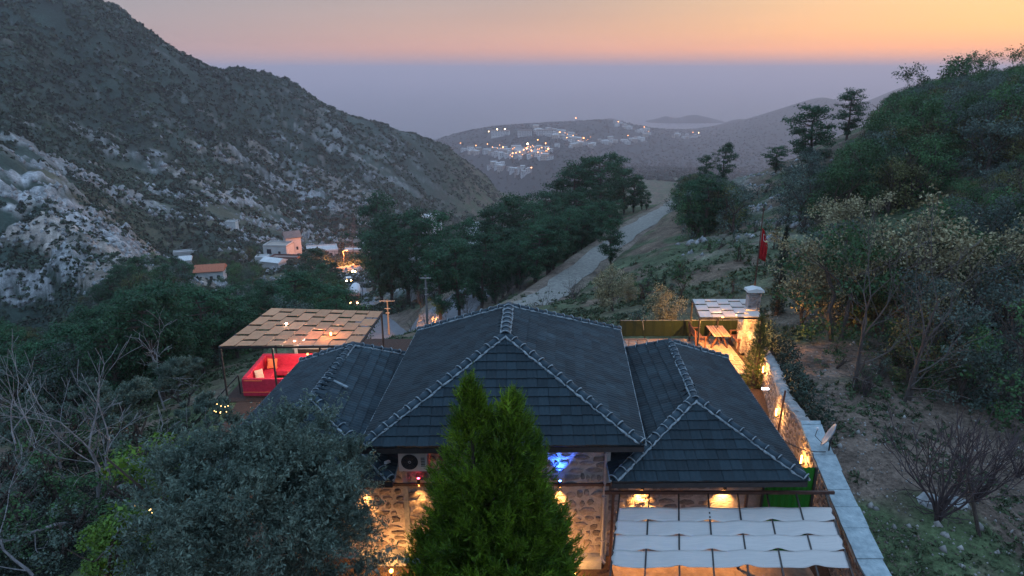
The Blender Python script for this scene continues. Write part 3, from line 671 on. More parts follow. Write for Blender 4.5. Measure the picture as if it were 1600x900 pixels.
# ---------------------------------------------------------------- terrace paving round the house
mb = MB(); mb.poly([(-11.4,3,-.004),(9.0,3,-.004),(8.8,14,-.004),(10.4,22,-.004),(11.5,28,-.004),(11.9,34.6,-.004),(-8,34.6,-.004),(-12.6,32,-.004),(-12.0,25.6,-.004),(-11.6,12,-.004)], [tuple(range(10))]); o = mb.build('yard_floor', M_soil); o['kind'] = 'structure'
def crazy(name, x0, x1, y0, y1, z, sx, sy, m, base, limit=300, th=.03, seed=3):
    g = MB(); g.box(x0, x1, y0, y1, z-.02 if z > .1 else -.002, z+.004); o = g.build(name, base); o['kind'] = 'structure'
    r2 = random.Random(seed); j = MB(); n = 0; y = y0+.02; cells = []
    while y < y1-.1:
        h = min(sy*r2.uniform(.7, 1.3), y1-y); x = x0-r2.uniform(0, sx/2)
        while x < x1-.05:
            wd = sx*r2.uniform(.6, 1.4); a, b = max(x, x0)+.015, min(x+wd, x1)-.015
            if b-a > .1: cells.append((a, b, y+.012, y+h-.012))
            x += wd
        y += h
    for a, b, c, d in cells:
        cx, cy = (a+b)/2, (c+d)/2; jt = lambda: r2.uniform(0, .045)
        pts = [(a+jt(), c+jt()), (cx+r2.uniform(-.05,.05), c+jt()*.3), (b-jt(), c+jt()), (b-jt(), d-jt()), (cx, d-jt()*.3), (a+jt(), d-jt())]; n = len(pts); hh = th*r2.uniform(.5, 1)
        V = [(p[0]-cx, p[1]-cy, 0) for p in pts]+[((p[0]-cx)*.96, (p[1]-cy)*.96, hh) for p in pts]
        fs = [tuple(range(n, 2*n))]+[(i, (i+1) % n, n+(i+1) % n, n+i) for i in range(n)]
        s1 = MB(); s1.poly(V, fs); q = s1.build('paving_stone', m, o); q.location = (cx, cy, z+.005)
    return len(cells)
patio_z = .0
np_ = crazy('patio', 6.0, 11.5, 29.8, 34.3, .12, .62, .5, M_pave, M_conc)
crazy('path', -4.6, 3.0, 13.2, 15.9, .0, .6, .5, M_pave, M_conc, seed=8)
# floor under white canopy
mb = MB(); mb.box(2.95, 8.75, 12.6, 16.9, -.002, .03); o = mb.build('canopy_floor', M_pave); o['kind'] = 'structure'
# ---------------------------------------------------------------- retaining wall on the right
t = thing('retaining_wall', 'long stone retaining wall with pale concrete cap beside the right wing', 'wall', (9.5, 14, 0)); off = Vector((-9.5,-14,0))
TOPZ = 2.15
mb = MB(); P0 = [Vector((x, y, 0)) for x, y in WALL]
def sidepts(i, wd):
    d = (P0[min(i+1, len(P0)-1)]-P0[max(i-1, 0)]).normalized(); nx = Vector((-d.y, d.x, 0)); return P0[i]+nx*wd, P0[i]-nx*wd
def topz(i): return TOPZ if i <= 3 else (1.95, 1.75, 1.5, 1.25)[i-4]
for i in range(len(P0)-1):
    a, b = sidepts(i, .2); c, d = sidepts(i+1, .2); z0, z1 = topz(i)-.12, topz(i+1)-.12
    if i == 3: z0 = 1.95-.02
    mb.poly([a+Vector((0,0,-.3)), b+Vector((0,0,-.3)), d+Vector((0,0,-.3)), c+Vector((0,0,-.3)), a+Vector((0,0,z0)), b+Vector((0,0,z0)), d+Vector((0,0,z1)), c+Vector((0,0,z1))], [(0,4,7,3),(1,2,6,5),(4,5,6,7),(0,1,5,4),(3,7,6,2)])
o = mb.build('wall_core', M_wallm, t); o.location = off
# stones on the inner face
mb = MB(); r2 = random.Random(12)
for i in range(len(P0)-1):
    a, _ = sidepts(i, .2); c, _ = sidepts(i+1, .2); L_ = (c-a).length; d = (c-a).normalized(); nx = Vector((-d.y, d.x, 0)); zt = min(topz(i), topz(i+1))-.14
    for cx, cz, pts in stones(0, L_, 0, zt, 0, r2, .30, .19):
        V, fs = stone_geo(pts, 0, r2, r2.uniform(.02, .05)); mb.poly([a+d*v[0]+nx*(-v[1])+Vector((0,0,v[2])) for v in V], fs)
o = mb.build('stonework', M_stone, t); o.location = off; o['kind'] = 'stuff'
r2 = random.Random(4); ys = 11.5
while ys < 21.5:
    ye = min(ys+r2.uniform(.8, 1.25), 21.6); x0, x1 = wallx(ys), wallx(ye); w0 = .34+r2.uniform(-.02,.02); zz = TOPZ+r2.uniform(-.012, .012)
    m1 = MB(); g = .012
    m1.poly([(x0-w0, ys+g, TOPZ-.12), (x0+w0, ys+g, TOPZ-.12), (x1+w0, ye-g, TOPZ-.12), (x1-w0, ye-g, TOPZ-.12), (x0-w0, ys+g, zz), (x0+w0+r2.uniform(-.02,.03), ys+g, zz), (x1+w0+r2.uniform(-.02,.03), ye-g, zz+.004), (x1-w0, ye-g, zz)], [(4,5,6,7),(0,1,5,4),(1,2,6,5),(2,3,7,6),(3,0,4,7)])
    o = m1.build('cap_slab', M_capc, t); o.location = off; ys = ye
# rough coping on the lower back stretch
mb = MB()
for i in range(3, len(P0)-1):
    n = 9
    for k in range(n):
        q = P0[i].lerp(P0[i+1], k/n)+Vector((r2.uniform(-.04,.04), 0, topz(i if i > 3 else 4)*(1-k/n)+topz(i+1)*k/n-.1)); mb.ball(q, r2.uniform(.2, .27), 7, 5, 0, .45, .3)
o = mb.build('rough_coping', M_conc, t); o.location = off; o['kind'] = 'stuff'
# lamps along the wall's inner face
for k, (px, py, dz) in enumerate(((1205,648,0),(1198,603,0),(1190,565,0))):
    yy = (20.6, 24.0, 28.0)[k]; xx = wallx(yy)-.36
    q = thing('wall_lamp', ('upright warm lamp on the retaining wall, nearest the wing', 'upright warm lamp on the retaining wall, beside the thin dark pole', 'small warm lamp on the retaining wall next to the slim cypress')[k], 'wall lamp', (xx, yy, 1.05))
    m1 = MB(); m1.tube([(0,0,0),(0,0,.30)], .028, 8); m1.build('lamp_glass', M_lampo, q); m1 = MB(); m1.box(-.03,.13,-.03,.03,-.04,-.003); m1.build('bracket', M_iron, q)
    lightat('light', (-.12,0,.15), WARM, 60, q, 'POINT', .08)
# satellite dish
p = Vector((wallx(19.6)+.22, 19.6, TOPZ)); t = thing('satellite_dish', 'grey satellite dish standing on the concrete wall cap', 'satellite dish', p)
mb = MB(); V = []; n = 20; rings = 5; aim = Vector((-.80,.42,.42)).normalized(); a = aim.cross(Vector((0,0,1))).normalized(); b = a.cross(aim)
for side in (0, 1):
    for j in range(rings+1):
        for k in range(n):
            r = .40*j/rings; V.append(Vector((0,0,.52))+a*r*cos(2*pi*k/n)+b*r*1.08*sin(2*pi*k/n)+aim*(r*r*.62-.012*side))
fs = []
for side in (0, 1):
    o_ = side*(rings+1)*n
    for j in range(rings):
        for k in range(n): q = (o_+j*n+k, o_+j*n+(k+1) % n, o_+(j+1)*n+(k+1) % n, o_+(j+1)*n+k); fs.append(q if side == 0 else q[::-1])
for k in range(n): fs.append((rings*n+k, rings*n+(k+1) % n, (2*rings+1)*n+(k+1) % n, (2*rings+1)*n+k))
mb.poly(V, fs); mb.build('dish', pm('dish_metal', (.30,.36,.40), (.22,.27,.30), 3, .5), t, True)
mb = MB(); mb.tube([(0,0,0),(0,0,.3),Vector((0,0,.5))-aim*.04], .025, 6); mb.build('mast', M_iron, t)
mb = MB(); mb.tube([Vector((0,0,.5))-b*.38, Vector((0,0,.42))+aim*.42-b*.2, Vector((0,0,.5))+aim*.46], .012, 5); mb.build('feed_arm', M_iron, t)
mb = MB(); mb.ball(Vector((0,0,.5))+aim*.46, .045, 8, 5); mb.build('feed_horn', M_white, t)
# cable from wing roof to dish
def wire(name, a, b, sag, r, m, label=None, cat=None, n=14, parent=None):
    a = Vector(a); b = Vector(b); mb = MB(); mb.tube([a.lerp(b, i/n)-Vector((0,0,4*sag*(i/n)*(1-i/n))) for i in range(n+1)], r, 4); o = mb.build(name, m, parent)
    if label: tag(o, label, cat)
    return o
wire('cable', xyz(1228,690,z=3.35), (p.x-.15, p.y-.1, TOPZ+.02), .12, .014, M_iron, 'dark cable slung from the right wing eave to the satellite dish', 'cable')
mb = MB(); r2 = random.Random(2); y = 19.4; pts = []
while y > 11.6: pts.append((wallx(y)-.355+r2.uniform(-.012,.012), y, TOPZ+.01+r2.uniform(-.01,.005))); y -= .25
mb.tube(pts, .016, 5); o = mb.build('cable', M_iron); tag(o, 'dark cable running along the inner edge of the concrete wall cap', 'cable')
# thin dark leaning pole by the wall
a = xyz(1199,645,z=.3); a = Vector((wallx(22.6)-.75, 22.6, 0)); mb = MB(); mb.tube([a, a+Vector((.22,.25,2.7))], .035, 6); o = mb.build('pole', M_rust); tag(o, 'thin dark pole leaning beside the lit stone retaining wall', 'pole')
# ---------------------------------------------------------------- white woven canopy, front right
cz = 2.6
fl, fr = xyz(966,793,z=cz), xyz(1303,801,z=cz); nl, nr = xyz(955,886,z=cz), xyz(1337,899,z=cz)
t = thing('shade_canopy', 'white woven fabric shade canopy over dark rafters in front of the right wing', 'canopy', (6, 14.5, 0)); off = Vector((-6,-14.5,0))
def cb(mb, name, m, smooth=False): o = mb.build(name, m, t, smooth); o.location = off; return o
yb = 16.55; zb = 2.62
def edge(s, y):   # x of left/right edges along depth
    k = (y-nl.y)/(fl.y-nl.y); L_ = nl.x+(fl.x-nl.x)*k; R_ = nr.x+(fr.x-nr.x)*k; return L_+(R_-L_)*s
NB = 8
for k in range(NB):
    s = k/(NB-1); mb = MB(); x1 = edge(s, yb); x0 = edge(s, 12.9); mb.bar((x1, yb, zb-.03), (x0, 12.9, zb-.03), .04, .06); cb(mb, 'rafter', M_iron)
mb = MB(); mb.bar((2.62, yb+.03, zb+.01), (edge(1, yb)+.25, yb+.03, zb+.01), .07, .09); cb(mb, 'beam', M_rust)
mb = MB(); mb.bar((2.75, 12.95, zb-.11), (edge(1, 12.95)+.1, 12.95, zb-.11), .07, .09); cb(mb, 'beam', M_rust)
for x, y in ((2.86, yb+.03), (2.7, 12.95), (edge(.62, yb), yb+.03)): mb = MB(); mb.box(x-.035, x+.035, y-.035, y+.035, 0, zb-.04); cb(mb, 'post', M_rust)
NS = 4; y1 = fl.y-.02; span = (fl.y-nl.y)/4.0
for i in range(NS):
    yf = y1-i*span; yn = yf-span; NX = (NB-1)*10; V = []; fs = []; NY = 7
    for a in range(NX+1):
        s = a/NX; ph = s*(NB-1); over = cos(pi*(ph+i+1)); near = 0
        # strip rides over every other rafter and under the one between; it narrows where it is pulled up
        lift = over*.014 + .005*sin(ph*1.3+i); pin = .055*max(0, over)**5; sag = .0
        for b in range(NY):
            q = b/(NY-1); y = yf+.012-(yf-yn+.024-pin*1.5)*q+.010*sin(s*37); x = edge(s, y)+(.03*sin(q*9+i*2) if a in (0, NX) else 0)
            V.append((x, y, cz+.01+.003*i+lift-.03*sin(pi*q)*(1-abs(over))+.006*sin(q*17+s*23)))
    for a in range(NX):
        for b in range(NY-1): k = a*NY+b; fs.append((k, k+1, k+NY+1, k+NY))
    me = mesh_np('fabric_strip', np.array(V), np.array(fs), 4, True); o = lnk('fabric_strip', me, M_wfab, t, off)
    mo = o.modifiers.new('th', 'SOLIDIFY'); mo.thickness = .006
lightat('light', (3.6-6, 16.2-14.5, 1.4), WARM, 14, t, 'POINT', .1) if False else None
# ---------------------------------------------------------------- tan woven pergola over the red sofa
def woven(name, label, A, B, Cc, Dd, ncol, nrow, m, frame, pitch_, zlow=0., posts=(), longs=(), alt=None, gapw=.10, seam=None, grp=None, halfshift=True):
    """A,B near left/right, Cc,Dd far right/left: loose fabric panels, alternate columns shifted half a panel"""
    A, B, Cc, Dd = map(Vector, (A, B, Cc, Dd)); base = Vector(((A.x+B.x)/2, (A.y+Dd.y)/2, zlow)); t = thing(name, label, 'pergola', base)
    def pt(s, u): return (A.lerp(B, s)).lerp(Dd.lerp(Cc, s), u)
    def ob(mb, n, mm): o = mb.build(n, mm, t); o.location = -base; return o
    r3 = random.Random(ncol)
    for c in range(ncol):
        s0, s1 = c/ncol, (c+1)/ncol; sh = .5 if (c % 2 and halfshift) else 0.; u = -sh/nrow
        for r in range(nrow+1):
            a, b = max(0, (r-sh)/nrow), min(1, (r+1-sh)/nrow)
            if b-a < .01: continue
            g = gapw/nrow; e = .0025; p = [pt(s0+e, a+g if a > 0 else a), pt(s1-e, a+g if a > 0 else a), pt(s1-e, b), pt(s0+e, b)]
            n = 4; V = []; fs = []
            for j in range(n+1):
                for i in range(n+1):
                    q = p[0].lerp(p[1], i/n).lerp(p[3].lerp(p[2], i/n), j/n); V.append(q+Vector((0,0,-.03*sin(pi*i/n)*sin(pi*j/n)+.022*(1 if j == 0 else -.4 if j == n else 0)+r3.uniform(-.004,.004))))
            for j in range(n):
                for i in range(n): k = j*(n+1)+i; fs.append((k, k+1, k+n+2, k+n+1))
            mb = MB(); mb.poly(V, fs); o = ob(mb, 'fabric_panel', m); mo = o.modifiers.new('th', 'SOLIDIFY'); mo.thickness = .008
    d = Vector((0,0,-.07))
    for k, (a, b) in enumerate(((A, B), (B, Cc), (Cc, Dd), (Dd, A))): mb = MB(); mb.bar(a+d*(1+.03*k), b+d*(1+.03*k), .07, .08); ob(mb, 'beam', frame)
    for k in range(1, ncol): mb = MB(); mb.bar(pt(k/ncol, 0)+d*.8, pt(k/ncol, 1)+d*.8, .03, .04); ob(mb, 'rafter', frame)
    for s, u in posts:
        p = pt(s, u); mb = MB(); mb.tube([(p.x, p.y, zlow), (p.x, p.y, p.z-.1)], .045, 8); ob(mb, 'post', frame)
    return t
zp = 2.8
tp = woven('shade_pergola', 'large tan woven fabric pergola over the red sofa beyond the left wing', xyz(342,541,z=zp), xyz(560,539,z=zp), xyz(598,486,z=zp), xyz(424,481,z=zp), 9, 4, M_bfab, M_iron, 0, 0., posts=((.005,.01),(.38,.0),(.72,.0),(.99,.02),(.005,.99),(.5,.99),(.99,.99)), gapw=.11)
# bright lamp on the near edge of the pergola
p = xyz(461,534,z=2.72); t = thing('spot_lamp', 'bright white lamp on the near edge of the tan pergola', 'lamp', p-Vector((0,.06,0)))
mb = MB(); mb.ball((0,0,.02), .05, 10, 7); mb.build('lamp_glass', M_lampc, t); mb = MB(); mb.box(-.03,.03,.02,.05,-.02,.1); mb.build('bracket', M_iron, t)
lightat('light', (0,-.1,-.05), (1,.9,.75), 70, t, 'POINT', .05)
lightat('light', (.8,.6,-.30), (1,.80,.66), 210, t, 'POINT', .03)  # extra light without a bulb, added under the fabric to brighten the sofa
p = xyz(447,506,z=2.86); q = thing('spot_lamp', 'tiny white lamp in a gap of the tan pergola fabric', 'lamp', p); mb = MB(); mb.ball((0,0,0), .035, 8, 6); mb.build('lamp_glass', M_lampc, q)
for px, py, z in ((481,557,1.0), (517,524,2.84)):
    p = xyz(px, py, z=z); q = thing('lantern', 'small orange lantern '+('behind the red sofa' if py > 540 else 'showing through the tan pergola fabric'), 'lantern', p); mb = MB(); mb.tube([(0,0,0),(0,0,.16)], .035, 8); mb.build('lamp_glass', M_lampo, q); mb = MB(); mb.box(-.05,.05,-.05,.05,-.02,0); mb.box(-.05,.05,-.05,.05,.16,.18); mb.build('casing', M_iron, q)
    if py > 540: mb = MB(); mb.tube([(0,0,-1.0),(0,0,-.02)], .03, 6); mb.build('post', M_iron, q)
    lightat('light', (0,0,.3), WARM, 15, q, 'POINT', .05)
# terrace and sofa
sx0, sy0, sz0 = -12.45, 28.0, .0
a = xyz(377,592,z=.95); b = xyz(416,556,z=.95)
X0, Y0, Y1 = a.x, a.y, b.y; X1 = X0+3.55; print('sofa', X0, Y0, Y1)
t = thing('corner_sofa', 'red U-shaped outdoor sofa with high padded backs under the tan pergola', 'sofa', ((X0+X1)/2, (Y0+Y1)/2, .02)); off = -t.location
def sob(mb, n, m=M_red): o = mb.build(n, m, t); o.location = off; bv = o.modifiers.new('bv', 'BEVEL'); bv.width = .035; bv.segments = 2; return o
B_ = .22; S_ = .62
mb = MB(); mb.box(X0, X1, Y0, Y0+.12, .10, .95); sob(mb, 'front_panel')
mb = MB(); mb.box(X0+.002, X0+B_, Y0+.123, Y1-.003, .10, .97); sob(mb, 'backrest')
mb = MB(); mb.box(X0, X1+.3, Y1, Y1+B_, .10, .99); sob(mb, 'backrest')
for k in range(3): y0_ = Y0+.15+k*(Y1-Y0-.17)/3; mb = MB(); mb.box(X0+B_+.005, X0+B_+S_, y0_, y0_+(Y1-Y0-.17)/3-.015, .20, .46); sob(mb, 'seat')
for k in range(3): x0_ = X0+B_+S_+.01+k*.86; mb = MB(); mb.box(x0_, x0_+.845, Y1-S_, Y1-.005, .20, .46); sob(mb, 'seat')
mb = MB(); mb.box(X0+.05, X1-.05, Y0+.04, Y1-.05, .02, .10); o = mb.build('plinth', M_wood, t); o.location = off
mb = MB(); mb.bar((X0, Y0-.01, .30), (X1, Y0-.01, .30), .02, .02); mb.bar((X0+.1, Y0-.012, .86), (X0+.9, Y0-.012, .86), .02, .03); o = mb.build('piping', M_cusho, t); o.location = off
def cushion(loc, rot, m, label, w_=.45):
    mb = MB(); n = 8; V = []; fs = []
    for s in (1, -1):
        for j in range(n+1):
            for i in range(n+1):
                u, v = i/n*2-1, j/n*2-1; th = .085*(max(0, (1-u*u)*(1-v*v)))**.42; k = 1-.07*(1-abs(u*v)); V.append((u*w_/2*k*1.05, s*th, v*w_/2*k*1.05))
        for j in range(n):
            for i in range(n): k = j*(n+1)+i+(0 if s == 1 else (n+1)**2); q = (k, k+1, k+n+2, k+n+1); fs.append(q if s == -1 else q[::-1])
    mb.poly(V, fs); o = mb.build('cushion', m, None, True); o.location = loc; o.rotation_euler = rot; tag(o, label, 'cushion'); return o
cushion((X0+B_+.22, Y0+.95, .72), (radians(-18), radians(8), radians(62)), M_cushw, 'beige cushion leaning on the left arm of the red sofa')
cushion((X0+B_+.42, Y1-.42, .74), (radians(-20), radians(14), radians(35)), M_cusho, 'orange cushion in the far left corner of the red sofa')
cushion((X0+2.75, Y1-.20, .72), (radians(-18), radians(-3), radians(3)), M_cushw, 'beige cushion against the far back of the red sofa')
t = thing('coffee_table', 'low wooden coffee table in the middle of the red sofa', 'table', (X0+2.0, Y0+1.15, .02)); mb = MB(); V = []; n = 14
mb.tube([(0,0,.40),(0,0,.45)], .52, 18); mb.build('table_top', M_lwood, t)
for a in range(4): mb = MB(); mb.tube([(.3*cos(a*pi/2+.7), .3*sin(a*pi/2+.7), 0), (.3*cos(a*pi/2+.7), .3*sin(a*pi/2+.7), .4)], .03, 6); mb.build('leg', M_wood, t)
t = thing('fruit_bowl', 'small dark bowl with yellow fruit on the coffee table', 'bowl', (X0+1.95, Y0+1.15, .472)); mb = MB(); mb.tube([(0,0,0),(0,0,.03),(0,0,.07)], [.06,.12,.15], 14); mb.build('bowl', M_iron, t)
for k in range(4): mb = MB(); mb.ball((.06*cos(k*1.6), .06*sin(k*1.6), .10), .04, 8, 6); mb.build('fruit', pm('fruit', (.8,.55,.12), (.7,.4,.08), 5), t)
mb = MB(); mb.tube([(0,0,0),(0,0,.13),(0,0,.16),(0,0,.24)], [.035,.035,.014,.014], 10); o = mb.build('bottle', pm('bottle', (.45,.25,.1), (.4,.2,.08), 4, .3)); o.location = (X0+1.62, Y0+1.35, .472); tag(o, 'small bottle standing on the coffee table by the fruit bowl', 'bottle')
# sofa terrace deck edge, stair rail
mb = MB(); mb.box(-12.75, -8.6, 27.2, 32.2, -.35, .015); o = mb.build('sofa_terrace', M_soil); o['kind'] = 'structure'
a = xyz(348,610,z=-.4); b = xyz(376,588,z=.9); mb = MB(); mb.tube([a+Vector((-1.2,-1.6,-1.3)), b+Vector((-.15,.1,0))], .03, 6); mb.tube([b+Vector((-.15,.1,0)), b+Vector((-.15,.1,-.9))], .03, 6); o = mb.build('handrail', M_iron); tag(o, 'thin handrail sloping down left of the red sofa', 'handrail')
# clutter behind the sofa: low cupboard, posts
t = thing('outdoor_bar', 'dark low cabinet with pale posts behind the red sofa', 'cabinet', (-9.2, 31.2, 0)); mb = MB(); mb.box(-1.5,.9,-.25,.25,.05,.95); mb.build('cabinet_body', M_iron, t); mb = MB(); mb.box(-1.55,.95,-.3,.3,.953,1.0); mb.build('counter_top', M_conc, t)
mb = MB(); mb.box(-1.45,-1.3,-.33,-.26,.1,1.5); mb.build('post', M_farw, t)
# ---------------------------------------------------------------- back right patio
zq = 2.5
tq = woven('barbecue_pergola', 'small pale woven pergola beside the stone barbecue at the back patio', xyz(1094,496,z=zq), xyz(1191,495,z=zq), xyz(1172,467,z=zq), xyz(1082,467,z=zq), 5, 3, M_wfab, M_iron, 0, .1, posts=((.0,.02),(.99,.02),(.0,.98),(.48,.98)), gapw=.10)
p = xyz(1131,498,z=2.36); t = thing('ceiling_lamp', 'warm lamp glowing under the front edge of the pale back pergola', 'lamp', p+Vector((0,.15,0))); mb = MB(); mb.ball((0,0,0), .06, 10, 7, 0, .6); mb.build('lamp_glass', M_lampo, t); mb = MB(); mb.tube([(0,0,.03),(0,0,.1)], .02, 6); mb.build('bracket', M_iron, t)
lightat('light', (0,-.1,-.12), WARM, 850, t, 'POINT', .08)
# barbecue of stone
p = xyz(1169,548,z=.14); bx, by = p.x, p.y; t = thing('barbecue', 'stone barbecue with tall chimney and pale cap by the slim cypress', 'barbecue', (bx, by, .12))
r3 = random.Random(9); core = MB(); core.box(-.5,.35,-.3,.4,0,1.0); core.box(-.28,.32,-.05,.38,1.003,3.0); core.build('masonry', M_wallm, t); st_ = MB()
for (x0, x1, y, z0, z1) in ((-.5,.35,-.301,0,1.0), (-.28,.32,-.051,1.0,3.0)):
    for cx, cz_, pts in stones(x0, x1, z0, z1, y, r3, .17, .14): V, fs = stone_geo(pts, y, r3, .03); o1 = MB(); o1.poly([(a-cx, b-y, c-cz_) for a, b, c in V], fs); o = o1.build('stone', M_stone, t); o.location = (cx, y, cz_)
mb = MB(); mb.box(-.2,.15,-.31,-.28,.35,.75); mb.build('fire_opening', M_iron, t)
mb = MB(); mb.box(-.30,-.22,-.1,.0,3.0,3.22); mb.box(.26,.34,-.1,.0,3.0,3.22); mb.box(-.30,-.22,.3,.4,3.0,3.22); mb.box(.26,.34,.3,.4,3.0,3.22); mb.build('chimney_pillar', M_stone, t)
mb = MB(); mb.poly([(-.40,-.18,3.22),(.44,-.18,3.22),(.44,.48,3.22),(-.40,.48,3.22),(-.38,-.16,3.33),(.02,-.16,3.42),(.42,-.16,3.33),(.42,.46,3.33),(.02,.46,3.42),(-.38,.46,3.33)], [(0,3,2,1),(0,1,6,5,4),(4,5,8,9),(5,6,7,8),(2,3,9,8,7),(1,2,7,6),(3,0,4,9)]); mb.build('chimney_cap', M_farw, t)
# picnic table and two slatted benches
p = xyz(1121,540,z=.15); t = thing('picnic_table', 'slatted brown wooden table on the lit back patio', 'table', (p.x, p.y+.2, .15))
for k in range(6): mb = MB(); x = -.40+k*.145+(.03 if k > 2 else 0); mb.box(x, x+.12, -.75, .75, .72, .76); mb.build('slat', pm('bleached_slat', (.40,.24,.18), (.27,.15,.11), 6, .7, .2, stretch=(1,8,1), obj_rand=.2), t)
for y in (-.5, .5):
    for s in (-1, 1): mb = MB(); mb.bar((s*.12, y, .68), (s*.42, y, 0), .06, .09); mb.build('leg', M_wood, t)
    mb = MB(); mb.bar((-.38, y+.06, .67), (.42, y+.06, .67), .05, .08); mb.build('crossbar', M_wood, t)
mb = MB(); mb.bar((0,-.5,.30),(0,.5,.30),.05,.08); mb.build('crossbar', M_wood, t)
def bench(x, y, rz, label):
    t = thing('garden_bench', label, 'bench', (x, y, .15), rz, 'slatted benches at the patio table')
    for k in range(4): mb = MB(); mb.box(-.62,.62,-.22+k*.12,-.12+k*.12,.42,.45); mb.build('slat', M_wood, t)
    for k in range(3): mb = MB(); mb.box(-.62,.62,.265+k*.03,.29+k*.03,.55+k*.15,.66+k*.15); mb.build('slat', M_wood, t)
    for s in (-1, 1):
        mb = MB(); mb.bar((s*.66,-.22,0),(s*.66,-.22,.64),.06); mb.build('leg', M_wood, t)
        mb = MB(); mb.bar((s*.66,.22,0),(s*.66,.36,1.0),.06); mb.build('leg', M_wood, t)
        mb = MB(); mb.box(s*.66-.045,s*.66+.045,-.28,.30,.643,.68); mb.build('armrest', M_wood, t)
    mb = MB(); mb.box(-.63,.63,-.03,.03,.34,.40); mb.build('crossbar', M_wood, t)
    return t
bench(p.x+1.02, p.y-.15, -pi/2, 'slatted brown bench right of the table on the back patio')
bench(p.x-1.0, p.y+.25, pi/2, 'slatted brown bench left of the table on the back patio')
# fence with dark green netting at the back
a = xyz(968,527,z=.15); b = xyz(1166,526,z=.15); hf = .95
t = thing('netting_fence', 'fence of dark green netting along the back of the patio', 'fence', ((a.x+b.x)/2, a.y, .1)); off = -t.location
mb = MB(); n = 40
for i in range(n):
    p0, p1 = a.lerp(b, i/n), a.lerp(b, (i+1)/n); s0, s1 = .02*sin(i*2.1), .02*sin(i*2.1+2.1); mb.poly([p0+Vector((0,s0,.05)), p1+Vector((0,s1,.05)), p1+Vector((0,s1,hf)), p0+Vector((0,s0,hf)), p0+Vector((0,s0+.015,.05)), p1+Vector((0,s1+.015,.05)), p1+Vector((0,s1+.015,hf)), p0+Vector((0,s0+.015,hf))], [(0,1,2,3),(7,6,5,4),(3,2,6,7)])
o = mb.build('netting', M_fnet, t); o.location = off
for i in range(6): q = a.lerp(b, i/5)+Vector((0,.05,0)); mb = MB(); mb.tube([q-Vector((0,0,.1)), q+Vector((0,0,hf+.05))], .025, 6); o = mb.build('post', M_iron, t); o.location = off
mb = MB(); mb.tube([a+Vector((0,.05,hf)), b+Vector((0,.05,hf))], .015, 5); o = mb.build('top_rail', M_conc, t); o.location = off
q = xyz(1007,524,z=.15); mb = MB(); mb.tube([q, xyz(1003,503,z=1.1)+Vector((0,-.2,.1))], .02, 5); o = mb.build('pole', M_conc); tag(o, 'thin pale pole leaning on the dark green netting fence', 'pole')
# paved strip left part, railing
crazy('patio', 4.9, 5.98, 31.0, 34.3, .12, .6, .5, M_pave, M_conc, seed=21)
t = thing('railing', 'thin dark railing on the patio behind the main roof', 'railing', (5.9, 32, .1))
mb = MB()
for k in range(5): mb.tube([(-.9+k*.45,0,0),(-.9+k*.45,0,.9)], .015, 5)
mb.tube([(-.9,0,.9),(.9,0,.9)], .02, 5); mb.build('rail', M_rust, t)
# step edge in front of the patio, pale block
mb = MB(); mb.box(9.4, 10.0, 23.2, 24.0, 0, .35); o = mb.build('stone_block', M_farw); tag(o, 'pale block at the foot of the lit retaining wall', 'block')
q = Vector((wallx(26.4)-.42, 26.4, 1.0)); t = thing('wall_lamp', 'white twin lamp on the retaining wall below the slim cypress', 'wall lamp', q); mb = MB(); mb.box(-.18,-.05,-.05,.05,0,.06); mb.box(-.02,.11,-.05,.05,0,.06); mb.build('lamp_glass', emit('white_lamp_soft', (.85,.9,1), 2.2), t); mb = MB(); mb.box(-.18,.2,-.02,.02,-.03,-.003); mb.build('bracket', M_iron, t)
# flag
q = at(1186, 37.0); pt_ = xyz(1193,328,Y=37.0); t = thing('flagpole', 'tall slim flagpole with a red flag beyond the back patio', 'flagpole', (pt_.x, 37, q.z-.1)); hgt = pt_.z-q.z+.1
mb = MB(); mb.tube([(0,0,0),(0,0,hgt)], [.05,.03], 8); mb.build('pole', M_rust, t); mb = MB(); mb.ball((0,0,hgt+.04), .05, 8, 6); mb.build('finial', M_rust, t)
t = thing('flag', 'limp red flag with white crescent hanging from the flagpole', 'flag', (pt_.x+.03, 37, q.z-.1+hgt-1.0)); n = 14; mm = 22; V = []; fs = []
hgt_f = 1.75
def flagp(u, v): fold = .05*sin(u*15+v*2)*(.4+.6*v); return Vector((.02+u*.40*(.35+.65*min(1, v*2.2))*(1-.35*max(0, v-.6)), fold-.02, -v*hgt_f-.18*u))
for j in range(mm+1):
    for i in range(n+1): V.append(flagp(i/n, j/mm))
for j in range(mm):
    for i in range(n): k = j*(n+1)+i; fs.append((k, k+1, k+n+2, k+n+1))
mb = MB(); mb.poly(V, fs); o = mb.build('cloth', M_flag, t, True)
mo = o.modifiers.new('th', 'SOLIDIFY'); mo.thickness = .004
mb = MB(); P_ = []
for k in range(13): a = radians(60+k*20); P_.append((a, .30, .28)); 
outer = [(.50-.22*cos(radians(-130+k*20)), .27-.13*sin(radians(-130+k*20))) for k in range(14)]; inner = [(.60-.18*cos(radians(-120+k*18.5)), .27-.10*sin(radians(-120+k*18.5))) for k in range(14)]
V = [flagp(u, v)+Vector((0,-.02,0)) for u, v in outer]+[flagp(u, v)+Vector((0,-.02,0)) for u, v in inner]; mb.poly(V, [(k, k+1, 15+k, 14+k) for k in range(13)]); mb.build('crescent', M_white, t)
star = [(.80+(.07 if k % 2 == 0 else .03)*cos(k*pi/5), .27+(.045 if k % 2 == 0 else .02)*sin(k*pi/5)) for k in range(10)]; mb = MB(); mb.poly([flagp(u, v)+Vector((0,-.02,0)) for u, v in star], [tuple(range(10))]); mb.build('star', M_white, t)
